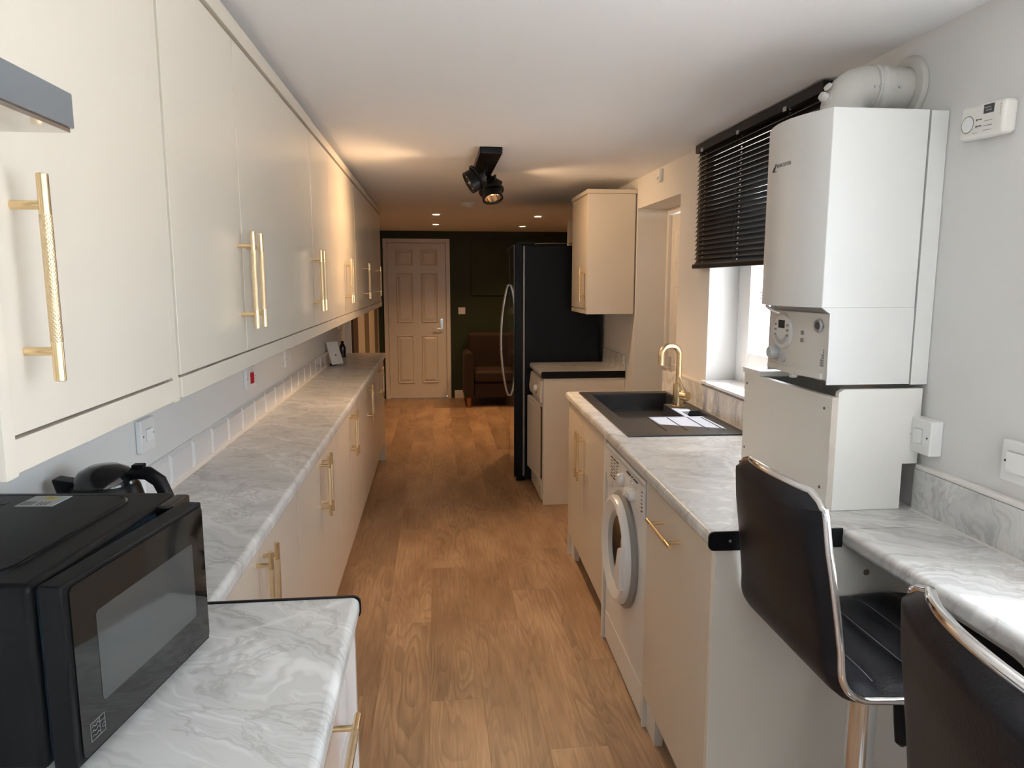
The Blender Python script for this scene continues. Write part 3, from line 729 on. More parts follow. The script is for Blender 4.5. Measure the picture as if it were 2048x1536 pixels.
# raised lid panel with groove on top
b = B().prism(rrect(-mD + .012, -.052, .022, mL - .030, .045, 8), mh, mh + .003, axis='z', bev=.0015, seg=1)
lid = part(mw, 'top_panel', b, 'black')
part(mw, 'top_groove', B().tube([(x, y_, mh + .0006) for x, y_ in rrect(-mD + .009, -.049, .019, mL - .027, .047, 8)], .0022, 6, closed=True), 'blackgloss')
b = B().box(-.208, -.150, .285, .338, mh + .0030, mh + .0036)
lb = part(mw, 'warning_label', b, 'label')
bb = B(); bb.prism([(-.182, .312), (-.182, .334), (-.162, .323)], mh + .0036, mh + .0040, axis='z'); part(mw, 'warning_triangle', bb, 'yellow', parent=lb)
bb = B()
for k in range(5): bb.box(-.2045 + k * .004, -.2030 + k * .004, .289, .308, mh + .0036, mh + .0039)
for k in range(3): bb.box(-.178 + k * .006, -.1765 + k * .006, .289, .306, mh + .0036, mh + .0039)
part(mw, 'label_print', bb, 'darkprint', parent=lb)
part(mw, 'top_lettering', text_b('MICROWAVE', .020, tmat((-.235, .245, mh + .0034), (0, 1, 0), (-1, 0, 0))), 'blackgloss')
# side embossing with vents
b = B()
ring_o = rrect(-mD + .03, -.060, .035, mh - .035, .03, 6); ring_i = rrect(-mD + .046, -.076, .050, mh - .052, .02, 6)
t = b.bm; vo_ = [t.verts.new((p[0], -.0005, p[1])) for p in ring_o]; vm_ = [t.verts.new((p[0] * .97 + q[0] * .03, -.006, p[1] * .97 + q[1] * .03)) for p, q in zip(ring_o, ring_i)]; vi_ = [t.verts.new((p[0], -.0005, p[1])) for p in ring_i]
for a_, c_ in ((vo_, vm_), (vm_, vi_)):
    for k in range(len(a_)): t.faces.new((a_[k], a_[(k + 1) % len(a_)], c_[(k + 1) % len(a_)], c_[k]))
bmesh.ops.recalc_face_normals(t, faces=t.faces[:])
part(mw, 'side_emboss', b, 'black')
for k in range(7): part(mw, 'vent_slot', B().box(-.23, -.09, -.002, .0, .06 + k * .010, .064 + k * .010), 'blackmatt')
# front of the cavity behind the ajar door
part(mw, 'cavity_frame', B().box(0, .004, .012, .292, .022, mh - .012), 'bluefilm')
part(mw, 'control_panel', B().box(0, .024, .300, mL - .003, .014, mh - .003, .004), 'blackgloss')
for z_ in (.072, .150): part(mw, 'dial', B().cyl((.024, .336, z_), (.040, .336, z_), .019, bev=.002), 'black')
part(mw, 'latch_plate', B().box(.004, .007, .262, .288, .10, .225), 'black')
# door, hinged on the near edge and opened a few degrees
DM = Matrix.Translation((.002, .004, 0)) @ Matrix.Rotation(math.radians(-4.6), 4, 'Z')
dL = 0.322
dr = part(mw, 'door', B().box(.004, .034, 0, dL, .014, mh - .002, .003, 3).xf(DM), 'black')
part(mw, 'door_glass', B().prism(rrect(.010, dL - .004, .020, mh - .008, .008, 4), .034, .0362, axis='x').xf(DM), 'glassdark', parent=dr)
part(mw, 'door_window', B().prism(rrect(.052, dL - .040, .072, mh - .056, .006, 4), .0362, .0366, axis='x').xf(DM), 'meshglass', parent=dr)
eb = B()
e0, e1, g0, g1 = .024, .052, .034, .058
for (ya, yb, za, zb) in ((e0, e1, g0, g0 + .0012), (e0, e1, g1 - .0012, g1), (e0, e0 + .0012, g0, g1), (e1 - .0012, e1, g0, g1), (.041, .0422, g0, g1), (.042, e1, .050, .051)): eb.box(.0362, .0366, ya, yb, za, zb)
for q in range(3):
    zz = .040 + q * .006
    eb.tube([(.0364, e0 + .003 + k * .00266, zz + .0016 * math.sin(k * 1.9)) for k in range(6)], .0006, 5)
eb.bm.from_mesh((lambda b_: (lambda me: me)(finish(b_.bm, 'g', 'greyprint')))(text_b('C', .009, tmat((.0364, .048, .0425), (0, 1, 0), (0, 0, 1)))))
part(mw, 'door_emblem', eb.xf(DM), 'emblem', parent=dr)
part(mw, 'door_hook', B().box(-.004, .006, dL - .012, dL - .004, .12, .14, .001).xf(DM), 'black', parent=dr)
for (xx, yy) in ((-.03, .03), (-.03, mL - .03), (-mD + .03, .03), (-mD + .03, mL - .03)): part(mw, 'foot', B().cyl((xx, yy, .0005), (xx, yy, .013), .010), 'greyknob')

# ------------------------------------------------------------------ right run: washing machine, sink, worktop
RA = math.atan(0.025)
RUN = Matrix.Translation((.645, 1.57, 0)) @ Matrix.Rotation(-RA, 4, 'Z')
G_R = 'cream cabinets under the sink worktop'
FT = .012                                # door face sits this far behind the worktop nosing
ec = Thing('end_cabinet', 'cream end cabinet with brass handle beside the bar stools', 'cabinet', (.3, .3, 0), G_R, frame=RUN)
part(ec, 'carcass', B().box(FT + .019, .56, .022, .600, .14, WB - .001), 'offwhite')
part(ec, 'end_panel', B().box(FT - .001, .60, .0, .020, .0, WB - .001, .0015), 'carcass')
d = part(ec, 'door', B().box(FT, FT + .018, .003, .598, .130, .858, .0015), 'cream')
add_handle_h(ec, d, FT, .225, .455, .785)
part(ec, 'plinth', B().box(.060, .075, .022, .600, 0, .13), 'plinth')
part(ec, 'plinth_post', B().box(.030, .058, .500, .600, 0, .130, .001), 'offwhite')
part(ec, 'screw_hole', B().cyl((.395, .0005, .795), (.395, -.0006, .795), .008, seg=10), 'plinth')
single('support_panel', B().box(FT + .004, .56, .603, .619, 0, WB - .001, .001), 'offwhite', 'narrow cream support panel between washing machine and end cabinet', 'panel', frame=RUN)
single('support_panel', B().box(FT - .004, .54, 1.220, 1.248, 0, WB - .001, .001), 'offwhite', 'cream support post between washing machine and sink cabinet', 'panel', frame=RUN)

# washing machine
w = Thing('washing_machine', 'white front-loading washing machine under the marble worktop', 'washing machine', (.3, .92, 0), frame=RUN)
wx, w0, w1 = .006, .624, 1.216
part(w, 'body', B().box(wx + .012, .54, w0, w1, .012, .852, .006), 'white')
cp = part(w, 'control_panel', B().prism([(wx + .012, .852), (wx + .012, .722), (wx + .002, .728), (wx - .002, .80), (wx + .006, .852)], w0 + .001, w1 - .001, axis='y', bev=.003), 'white')
def panx(z): return wx - .002 + .002 * 0 + (0.0 if z > .80 else (.80 - z) * .055)
part(w, 'panel_line', B().box(wx - .0028, wx + .006, w0 + .004, w1 - .004, .8395, .8415), 'greyknob', parent=cp)
for (yy, zz, rr) in ((.905, .782, .026), (.815, .764, .018), (.765, .772, .019), (.735, .770, .017)):
    part(w, 'dial', B().lathe([(0, .022), (rr * .75, .022), (rr * .86, .018), (rr, .004), (rr, 0)], (panx(zz), yy, zz), axis=(-1, 0, 0)), 'white', parent=cp)
for yy in (.71, .735, .76, .785): part(w, 'button', B().cyl((panx(.80) + .001, yy, .808), (panx(.80) - .004, yy, .808), .006, seg=14), 'white', parent=cp)
pb = B()
for c_ in range(3):
    for r_ in range(7): pb.box(wx - .0026, wx + .002, .985 + c_ * .045, 1.015 + c_ * .045 - .006 * (r_ % 3), .745 + r_ * .0125, .7475 + r_ * .0125)
for r_ in range(6): pb.box(wx - .0026, wx + .002, .632, .646, .748 + r_ * .013, .7505 + r_ * .013)
for yy in (.70, .72, .74, .77): pb.box(wx - .0026, wx + .002, yy, yy + .012, .826, .829)
pb.box(wx - .0026, wx + .002, .80, .85, .825, .830)
part(w, 'panel_print', pb, 'darkprint', parent=cp)['kind'] = 'stuff'
part(w, 'drawer_grip', B().prism([(w1 - .012, .735), (w1 - .012, .70), (w1 - .05, .688), (w1 - .10, .700), (w1 - .11, .735)], wx + .006, wx + .013, axis='x', bev=.002), 'white')
cy, cz = .918, .515
part(w, 'porthole_seal', B().lathe([(.214, -.001), (.216, .010), (.205, .022), (.150, .022)], (wx + .012, cy, cz), seg=48, axis=(-1, 0, 0)), 'seal')
dd = part(w, 'door_ring', B().lathe([(.198, .0), (.200, .022), (.193, .036), (.180, .041), (.158, .034), (.140, .022), (.136, .010)], (wx + .006, cy, cz), seg=48, axis=(-1, 0, 0)), 'white')
part(w, 'door_glass', B().lathe([(.137, .018), (.125, .012), (.09, .004), (.05, -.006), (0, -.010)], (wx + .006, cy, cz), seg=40, axis=(-1, 0, 0)), 'glassdark', parent=dd)
part(w, 'glass_ring', B().lathe([(.140, .022), (.134, .025), (.124, .018), (.120, .010)], (wx + .006, cy, cz), seg=40, axis=(-1, 0, 0)), 'greyknob', parent=dd)
b = B().prism([(cy - .135, cz + .055), (cy - .175, cz + .07), (cy - .178, cz - .09), (cy - .120, cz - .10), (cy - .085, cz - .05), (cy - .110, cz - .01)], wx - .046, wx - .022, axis='x', bev=.006, seg=2)
part(w, 'door_handle', b, 'white', parent=dd)
part(w, 'kick_panel', B().box(wx + .010, wx + .020, w0 + .002, w1 - .002, .014, .135, .003), 'white')
for yy in (w0 + .05, w1 - .05): part(w, 'foot', B().cyl((.05, yy, 0), (.05, yy, .013), .018), 'black')

# sink cabinet
sc = Thing('sink_cabinet', 'cream double-door cabinet under the black sink', 'cabinet', (.3, 1.7, 0), G_R, frame=RUN)
part(sc, 'carcass', B().box(FT + .019, .53, 1.252, 2.155, .14, .80), 'offwhite')
part(sc, 'end_panel', B().box(FT, .545, 2.158, 2.176, 0, WB - .001, .001), 'carcass')
sm = 1.735
for i, (a, c) in enumerate(((1.252, sm), (sm, 2.170))):
    d = part(sc, 'door', B().box(FT, FT + .018, a + .0015, c - .0015, .130, .858, .0015), 'cream')
    add_handle(sc, d, FT, sm - .034 if i == 0 else sm + .034, .552, .782)
part(sc, 'plinth', B().box(.065, .080, 1.252, 2.06, 0, .13), 'plinth')
part(sc, 'plinth_post', B().box(.030, .06, 2.06, 2.155, 0, .130, .001), 'offwhite')

# sink bowl layout in the run frame (t = across, s = along)
st_, en_ = 1.045, 2.150
tb_ = [.058, .105, .112, .225, .233, .310, .318, .400, .408, .425, .462, .516, .524, .536]
sb_ = [st_, 1.075, 1.12, 1.395, 1.415, 1.56, 1.74, 2.075, 2.095, en_]
def depth(t, s):
    if .112 < t < .400 and 1.415 < s < 2.075: return .092
    if .400 < t < .516 and 1.74 < s < 2.075: return .092
    if .425 < t < .516 and 1.415 < s < 1.56: return .075
    if 1.12 < s < 1.395 and any(a < t < c for a, c in ((.225, .233), (.310, .318), (.400, .408), (.462, .470))): return .004
    if 1.075 < s < 1.395 and .112 < t < .516: return .001
    return 0.0
tb_ = sorted(set(tb_ + [.470]))
b = B(); t = b.bm; zr = WT + .007
cells = [[depth((tb_[i] + tb_[i + 1]) / 2, (sb_[j] + sb_[j + 1]) / 2) for j in range(len(sb_) - 1)] for i in range(len(tb_) - 1)]
def q(*pts): t.faces.new([t.verts.new(p) for p in pts])
ni, nj = len(tb_) - 1, len(sb_) - 1
for i in range(ni):
    for j in range(nj):
        z = zr - cells[i][j]; a, c, e_, f_ = tb_[i], tb_[i + 1], sb_[j], sb_[j + 1]
        q((a, e_, z), (c, e_, z), (c, f_, z), (a, f_, z))
        zn = zr - cells[i + 1][j] if i + 1 < ni else WT + .0004
        if abs(zn - z) > 1e-6: q((c, e_, z), (c, e_, zn), (c, f_, zn), (c, f_, z))
        zn = zr - cells[i][j + 1] if j + 1 < nj else WT + .0004
        if abs(zn - z) > 1e-6: q((a, f_, z), (c, f_, z), (c, f_, zn), (a, f_, zn))
        if i == 0: q((a, e_, z), (a, f_, z), (a, f_, WT + .0004), (a, e_, WT + .0004))
        if j == 0: q((a, e_, z), (a, e_, WT + .0004), (c, e_, WT + .0004), (c, e_, z))
bmesh.ops.remove_doubles(t, verts=t.verts, dist=1e-5)
bmesh.ops.recalc_face_normals(t, faces=t.faces[:])
bmesh.ops.dissolve_limit(t, angle_limit=math.radians(1), verts=t.verts[:], edges=t.edges[:])
es = [e for e in t.edges if len(e.link_faces) == 2 and e.calc_face_angle(0) > 1.0 and max(abs(v.co.z - (zr - .05)) for v in e.verts) > .0
      and any(f.calc_area() > .0012 and abs(f.normal.z) < .5 for f in e.link_faces)]
bmesh.ops.bevel(t, geom=es, offset=.006, segments=2, profile=0.5, affect='EDGES', clamp_overlap=True)
sk = Thing('sink', 'black composite sink with bowl and ribbed drainer by the window', 'sink', (.3, 1.6, WT), frame=RUN)
part(sk, 'bowl_and_drainer', b, 'sink')
part(sk, 'waste', B().lathe([(.0, .004), (.030, .004), (.038, .002), (.040, 0)], (.26, 1.74, zr - .092), seg=28), 'steel')

# worktop of the right run, in world coordinates, opened for the sink
def RW(t_, s_): return RUN @ Vector((t_, s_, 0))
def prof_front(s0, s1, t1, b):
    pr = nosed(-.004, t1, WB, WT, -1)
    bb = B().prism(pr, s0, s1, axis='y'); bb.xf(RUN)
    me = finish(bb.bm, 'x', 'marble'); b.bm.from_mesh(me)
rw = Thing('sink_worktop', 'grey marble-effect worktop holding the black sink', 'worktop', (.95, 2.6, WB))
b = B()
prof_front(.0, 2.195, .070, b)
def quadblock(b, pts): b.prism([(p.x, p.y) for p in pts], WB, WT, axis='z')
XW = XR - .002
def toW(s_): p = RW(.07, s_); return p
quadblock(b, [RW(.07, 0), Vector((XW, RW(.07, 0).y - .015, 0)), Vector((XW, RW(.5, 1.065).y, 0)), RW(.07, 1.065)])
quadblock(b, [RW(.07, 2.14), Vector((XW, RW(.55, 2.14).y, 0)), Vector((XW, RW(.55, 2.195).y, 0)), RW(.07, 2.195)])
quadblock(b, [RW(.535, 1.065), Vector((XW, RW(.5, 1.065).y, 0)), Vector((XW, RW(.55, 2.14).y, 0)), RW(.535, 2.14)])
part(rw, 'top', b, 'marble')
sp = B().prism(nosed(-.007, .325, WB - .004, WT + .003, -1), -.006, -.0005, axis='y'); sp.xf(RUN)
es_ = part(rw, 'edge_strip', sp, 'black', label='black metal end strip')
sp = B().cyl((.045, -.0062, WT - .02), (.045, -.0075, WT - .02), .0035, seg=12); sp.xf(RUN)
part(rw, 'strip_screw', sp, 'steel', parent=es_)

# bar worktop along the right wall towards the camera
bw = Thing('bar_worktop', 'narrow grey marble-effect breakfast bar top along the right wall', 'worktop', (1.11, .5, WB))
part(bw, 'top', B().prism(nosed(.968, XW, WB, WT, -1), -.60, 1.554, axis='y'), 'marble')
up = B().box(XR - .022, XR - .001, -.60, 1.684, WT, 1.018, .0015)
single('upstand', up, 'marble', 'grey marble-effect upstand behind the breakfast bar', 'upstand')
up = B().box(XR - .022, XR - .001, 2.215, 3.77, WT, 1.018, .0015)
single('upstand', up, 'marble', 'grey marble-effect upstand behind the sink below the window', 'upstand')
single('trim_1', B().box(XR - .020, XR, -.60, 1.684, 1.0185, 1.031, .003), 'whitegloss', kind='structure')
single('trim_2', B().box(XR - .020, XR, WY1 + .002, 3.62, 1.0185, 1.031, .003), 'whitegloss', kind='structure')
single('trim_3', B().box(XR - .026, XR - .023, -.60, 1.684, WT, WT + .004), 'whitegloss', kind='structure')

# tap
tp = Thing('tap', 'brushed brass swan-neck mixer tap beside the black sink', 'tap', (1.135, 3.225, WT))
TX, TY, TZ = 1.135, 3.225, zr + .0005
b = B().lathe([(0, 0), (.030, 0), (.030, .004), (.0245, .006), (.0245, .108), (.022, .110), (0, .110)], (TX, TY, TZ))
bd = part(tp, 'body', b, 'brass')
pts = [(TX, TY, TZ + .10), (TX, TY, TZ + .20), (TX, TY, TZ + .245)]
dv = Vector((-.9, -.25, 0)).normalized()
rb = .042
for k in range(1, 9):
    a = k / 8 * PI / 2; p = Vector((TX, TY, TZ + .245)) + dv * (rb * (1 - math.cos(a))) + Vector((0, 0, rb * math.sin(a))); pts.append(tuple(p))
base2 = Vector((TX, TY, TZ + .245 + rb)) + dv * (rb + .016)
for k in range(0, 9):
    a = k / 8 * PI / 2; p = base2 + dv * (rb * math.sin(a)) + Vector((0, 0, rb * (math.cos(a) - 1))); pts.append(tuple(p))
e = base2 + dv * rb + Vector((0, 0, -rb)); pts.append((e.x, e.y, e.z - .045))
part(tp, 'spout', B().tube(pts, .0135, 18), 'brass')
hc = Vector((TX + .010, TY - .024, TZ + .055))
b = B().lathe([(0, .040), (.020, .040), (.022, .036), (.022, .0), (0, 0)], hc, axis=(.45, -.9, 0))
part(tp, 'cartridge', b, 'brass')
q0 = hc + Vector((.45, -.9, 0)).normalized() * .030
part(tp, 'lever', B().tube([q0, q0 + Vector((-.025, -.012, .045)), q0 + Vector((-.045, -.022, .095))], [.008, .007, .0055], 12), 'brass')

# ------------------------------------------------------------------ boiler, casing, flue
bo = Thing('boiler', 'white wall-hung gas boiler with curved front beside the blind', 'boiler', (1.10, 1.90, 1.24))
by0, by1 = 1.692, 2.025
def front(y, x0, bow):
    u = (y - by0) / (by1 - by0); return x0 - bow * (1 - (2 * u - 1) ** 2)
N = 24
poly = [(1.205, by0), (1.205, by1)] + [(front(by1 - (by1 - by0) * k / N, .958, .045), by1 - (by1 - by0) * k / N) for k in range(N + 1)]
case = part(bo, 'casing', B().prism(poly, 1.435, 1.915, axis='z', bev=.002), 'boiler')
poly2 = [(1.205, by0), (1.205, by1), (.985, by1), (.985, by0)]
b = B().prism([(.958, 1.435), (1.205, 1.435), (1.205, 1.240), (.982, 1.240), (.980, 1.420)], by0, by0 + .004, axis='y')
b.prism([(.985, 1.435), (1.205, 1.435), (1.205, 1.240), (.985, 1.240)], by1 - .004, by1, axis='y')
b.box(1.0, 1.205, by0 + .004, by1 - .004, 1.244, 1.4345)
part(bo, 'lower_casing', b, 'boiler')
poly = [(1.0, by0 + .006), (1.0, by1 - .006)] + [(front(by1 - (by1 - by0) * k / N, .985, .018), by1 - .006 - (by1 - by0 - .012) * k / N) for k in range(N + 1)]
cpn = part(bo, 'control_panel', B().prism(poly, 1.250, 1.420, axis='z', bev=.003), 'boilerpanel')
def fx_(y): return front(y, .985, .018)
part(bo, 'panel_shelf', B().prism([(1.0, by0 + .02), (1.0, by1 - .02)] + [(front(by1 - .02 - (by1 - by0 - .04) * k / N, .980, .022), by1 - .02 - (by1 - by0 - .04) * k / N) for k in range(N + 1)], 1.252, 1.268, axis='z', bev=.002), 'boilerpanel')
yc, zc_ = 1.900, 1.362
oval = lambda ry, rz, n=28: [(yc + ry * math.cos(2 * PI * k / n), zc_ + rz * math.sin(2 * PI * k / n)) for k in range(n)]
tm = part(bo, 'timer', B().prism(oval(.052, .048), fx_(yc) - .008, fx_(yc) + .01, axis='x', bev=.003), 'boiler')
b = B()
ring = []
tt = b.bm
a0s = [math.radians(195 + 150 * k / 16) for k in range(17)]
vo2 = [tt.verts.new((fx_(yc) - .0092, yc + .040 * math.cos(a), zc_ + .036 * math.sin(a))) for a in a0s]
vi2 = [tt.verts.new((fx_(yc) - .0092, yc + .027 * math.cos(a), zc_ + .022 * math.sin(a))) for a in a0s]
for k in range(16): tt.faces.new((vo2[k], vo2[k + 1], vi2[k + 1], vi2[k]))
part(bo, 'timer_ring', b, 'greyknob', parent=tm)
part(bo, 'timer_display', B().box(fx_(yc) - .0094, fx_(yc) - .006, yc - .017, yc + .017, zc_ + .010, zc_ + .032), 'lcd', parent=tm)
for s_ in (-1, 1):
    for k in range(3): part(bo, 'timer_button', B().box(fx_(yc) - .0094, fx_(yc) - .006, yc + s_ * .034 - .005, yc + s_ * .034 + .005, zc_ - .012 + k * .014, zc_ - .006 + k * .014), 'greyprint', parent=tm)
yk = 1.945
part(bo, 'dial', B().lathe([(0, .024), (.015, .024), (.018, .020), (.021, .002), (.021, 0)], (fx_(yk) - .001, yk, 1.300), axis=(-1, 0, 0)), 'greyknob')
part(bo, 'reset_button', B().lathe([(0, .006), (.008, .006), (.009, .004), (.013, .003), (.014, 0)], (fx_(1.895) - .001, 1.895, 1.290), axis=(-1, 0, 0)), 'greyknob')
for zz in (1.366, 1.346): part(bo, 'panel_button', B().box(fx_(1.80) - .002, fx_(1.80) + .004, 1.794, 1.808, zz - .006, zz + .005, .001), 'greyprint')
part(bo, 'gauge', B().lathe([(0, .003), (.013, .003), (.015, .005), (.017, .003), (.018, 0)], (fx_(1.735) - .001, 1.735, 1.388), axis=(-1, 0, 0)), 'greyprint')
part(bo, 'gauge_dial', B().lathe([(0, .0045), (.010, .0045), (.010, .003)], (fx_(1.735) - .001, 1.735, 1.388), axis=(-1, 0, 0)), 'darkprint')
b = B()
for r_ in range(3):
    yy = 1.712 + r_ * .0046
    for k in range(7 - 2 * r_): b.box(fx_(yy) - .0006, fx_(yy) + .003, yy, yy + .0016, 1.285 + k * .0065, 1.2895 + k * .0065)
part(bo, 'panel_print', b, 'logo')['kind'] = 'stuff'
part(bo, 'latch', B().tube([(.920, 1.915, 1.434), (.922, 1.905, 1.428), (.930, 1.895, 1.420), (.945, 1.885, 1.414)], .0045, 8), 'steel')
part(bo, 'bottom_clip', B().box(.960, .978, 1.830, 1.846, 1.240, 1.254, .003), 'greyknob')
ly = 1.846
lt = text_b('WORCESTER', .0125, tmat((front(1.862, .958, .045) - .0006, ly, 1.803), (0.0, -1, 0), (0, 0, 1)))
for v in lt.bm.verts: v.co.x = front(v.co.y, .958, .045) - .0006 + (v.co.x - (front(1.862, .958, .045) - .0006))
part(bo, 'logo_lettering', lt, 'logo')
b = B(); xx = front(1.895, .958, .045) - .0012
b.prism([(1.902, 1.793), (1.890, 1.812), (1.884, 1.812), (1.895, 1.793)], xx, xx + .001, axis='x'); b.prism([(1.908, 1.793), (1.899, 1.804), (1.896, 1.804), (1.904, 1.793)], xx, xx + .001, axis='x'); b.box(xx, xx + .001, 1.870, 1.906, 1.7905, 1.7925)
part(bo, 'logo_emblem', b, 'darkprint')
b = B()
for k in range(6): b.box(front(2.008, .958, .045) - .001, front(2.008, .958, .045) + .001, 2.004 + (k % 2) * .008, 2.010 + (k % 2) * .008, 1.45 + (k // 2) * .008, 1.453 + (k // 2) * .008)
part(bo, 'rating_print', b, 'darkprint')
part(bo, 'back_plate', B().box(1.2085, XR - .001, 1.690, by1 - .01, 1.238, 1.913, .0015), 'boiler')

fu = Thing('boiler_flue', 'white boiler flue elbow running into the right wall', 'flue', (1.075, 1.875, 1.916))
FY = 1.860
pts = [(1.075, FY, 1.923), (1.075, FY, 1.945)]
for k in range(1, 11):
    a = k / 10 * PI / 2; pts.append((1.075 + .058 * (1 - math.cos(a)), FY, 1.945 + .058 * math.sin(a)))
pts.append((1.165, FY, 2.003))
part(fu, 'elbow', B().tube(pts, .055, 32), 'flue')
part(fu, 'collar', B().lathe([(.054, 0), (.0595, .002), (.0605, .006), (.0575, .012), (.0575, .018), (.0605, .022), (.062, .034), (.060, .042), (.054, .044)], (1.142, FY, 2.003), axis=(1, 0, 0)), 'flue')
part(fu, 'pipe', B().cyl((1.165, FY, 2.003), (XR - .001, FY, 2.003), .0545, seg=36), 'flue')
part(fu, 'wall_flange', B().lathe([(.056, .014), (.078, .012), (.083, .006), (.084, 0)], (XR - .001, FY, 2.003), axis=(-1, 0, 0)), 'flue')
for xx, in ((1.128,), (1.143,), (1.195,)):
    yy = FY - math.sqrt(.0575 ** 2 - .010 ** 2)
    part(fu, 'screw', B().cyl((xx, yy + .002, 1.995), (xx, yy - .003, 1.995), .0035, seg=12), 'steel')
part(fu, 'test_cap', B().lathe([(0, .022), (.010, .022), (.012, .016), (.012, .006), (.017, .005), (.017, 0)], (1.028, FY - .008, 1.972), axis=(-.85, -.1, .35)), 'flue')
part(fu, 'test_cap', B().lathe([(0, .006), (.010, .006), (.012, 0)], (1.030, FY - .006, 2.002), axis=(-.75, -.1, .6)), 'flue')

# chipboard boxing under the boiler
bx_ = Thing('pipe_boxing', 'white chipboard pipe boxing below the boiler', 'boxing', (1.12, 1.95, WT))
part(bx_, 'front_board', B().box(.998, 1.016, 1.690, 2.205, WT + .001, 1.208, .001), 'offwhite')
part(bx_, 'raw_edge', B().box(.9985, 1.0155, 1.6885, 1.690, WT + .001, 1.2075), 'chip')
part(bx_, 'side_board', B().prism([(1.0165, WT + .001), (1.203, WT + .001), (1.203, 1.030), (1.244, 1.030), (1.244, 1.228), (1.030, 1.228), (1.0165, 1.220)], 1.690, 1.706, axis='y'), 'offwhite')
part(bx_, 'far_board', B().box(1.0165, 1.25, 2.19, 2.205, WT + .001, 1.208), 'offwhite')
part(bx_, 'top_board', B().box(.992, 1.23, 2.085, 2.208, 1.209, 1.226, .001), 'offwhite')
for yy, zz in ((1.722, 1.175), (1.722, .965), (2.185, 1.175), (2.185, .965)): part(bx_, 'screw', B().cyl((.998, yy, zz), (.9968, yy, zz), .004, seg=12), 'gasket')

# carbon monoxide alarm
AF = Matrix.Translation((XR, 1.540, 1.857)) @ Matrix.Rotation(math.radians(2.5), 4, 'X')
co = Thing('carbon_monoxide_alarm', 'white carbon monoxide alarm high on the right wall', 'alarm', (0, 0, -.035), frame=AF)
part(co, 'case', B().box(-.036, -.004, -.066, .066, -.037, .037, .009, 3), 'whitewarm')
part(co, 'back_plate', B().box(-.004, 0, -.058, .058, -.03, .032), 'white')
part(co, 'test_button', B().lathe([(0, .0015), (.0165, .0015), (.0175, 0)], (-.036, .040, -.004), axis=(-1, 0, 0)), 'white')
part(co, 'button_ring', B().tube([(-.0362, .040 + .0185 * math.cos(2 * PI * k / 28), -.004 + .0185 * math.sin(2 * PI * k / 28)) for k in range(28)], .0006, 5, closed=True), 'darkprint')
part(co, 'brand_label', B().box(-.0366, -.0358, -.036, -.006, .012, .031), 'lcd')
b = B()
for (ya, yb, za) in ((-.028, -.008, .0235), (-.030, -.012, .0175)): b.box(-.0369, -.0364, ya, yb, za, za + .002)
part(co, 'label_print', b, 'greyprint')
b = B()
for zz in (-.004, -.014, -.024): b.box(-.0364, -.0358, -.034, -.010, zz, zz + .0009)
for zz in (.002, -.012): b.cyl((-.0366, .012, zz), (-.0358, .012, zz), .0024, seg=10); b.box(-.0366, -.0358, -.003, .008, zz - .001, zz + .0012)
b.box(-.0364, -.0358, .006, .022, -.026, -.0252)
for k in range(5): b.box(-.0364, -.0358, -.0555, -.0545, .004 + k * .005, .0065 + k * .005)
part(co, 'case_print', b, 'darkprint')

# small sensor above the side door
ss = Thing('wall_sensor', 'tiny white sensor high on wall above the side door', 'sensor', (XR, 3.95, 2.04))
part(ss, 'case', B().box(XR - .022, XR, 3.925, 3.975, 2.045, 2.112, .004), 'white')
part(ss, 'lens', B().box(XR - .025, XR - .021, 3.938, 3.962, 2.056, 2.072, .001), 'greyknob')

# ------------------------------------------------------------------ venetian blind
bl = Thing('venetian_blind', 'black venetian blind lowered halfway over the sink window', 'blind', (1.225, 2.77, 1.56))
vy0, vy1 = 2.215, 3.318
part(bl, 'headrail', B().box(1.212, 1.246, vy0, vy1, 2.086, 2.122, .002), 'slat')
vz0, vz1 = 1.592, 2.078
ns = 24; sw = .0135; tilt = math.radians(62)
holes = [vy1 - .085, vy1 - .47, vy1 - .86]
def slat_mesh():
    ys = [vy0 + .004]
    for h in sorted(holes): ys += [h - .007, h + .007]
    ys += [vy1 - .002]
    ws = [-1, -.62, -.22, .22, .62, 1]
    t = bmesh.new()
    vv = [[None] * len(ys) for _ in ws]
    for i, w_ in enumerate(ws):
        for j, y_ in enumerate(ys):
            u = w_ * sw; c = .0022 * (1 - w_ * w_)
            x = u * math.cos(tilt) - c * math.sin(tilt); z = -u * math.sin(tilt) - c * math.cos(tilt)
            vv[i][j] = t.verts.new((-x, y_ - (vy0 + vy1) / 2, z))
    for i in range(len(ws) - 1):
        for j in range(len(ys) - 1):
            if i == 2 and j % 2 == 1: continue
            t.faces.new((vv[i][j], vv[i + 1][j], vv[i + 1][j + 1], vv[i][j + 1]))
    bmesh.ops.recalc_face_normals(t, faces=t.faces[:])
    r = bmesh.ops.solidify(t, geom=t.faces[:], thickness=.0004)
    return finish(t, 'slat', 'slat', 60)
sm_ = slat_mesh()
for k in range(ns):
    o = bpy.data.objects.new('slat', sm_); COL.objects.link(o); o.parent = bl.o
    o.location = Vector((1.229, (vy0 + vy1) / 2, vz0 + (vz1 - vz0) * k / (ns - 1))) - bl.base
part(bl, 'bottom_rail', B().box(1.214, 1.242, vy0 + .002, vy1 + .004, 1.560, 1.580, .004), 'slat')
for h in holes:
    b = B(); b.cyl((1.2135, h, 1.575), (1.2135, h, 2.09), .0007, seg=6); b.cyl((1.2445, h, 1.575), (1.2445, h, 2.09), .0007, seg=6)
    part(bl, 'ladder_cord', b, 'black')
    part(bl, 'cord_clip', B().box(1.2095, 1.213, h - .012, h + .012, 2.082, 2.098, .001), 'steel')
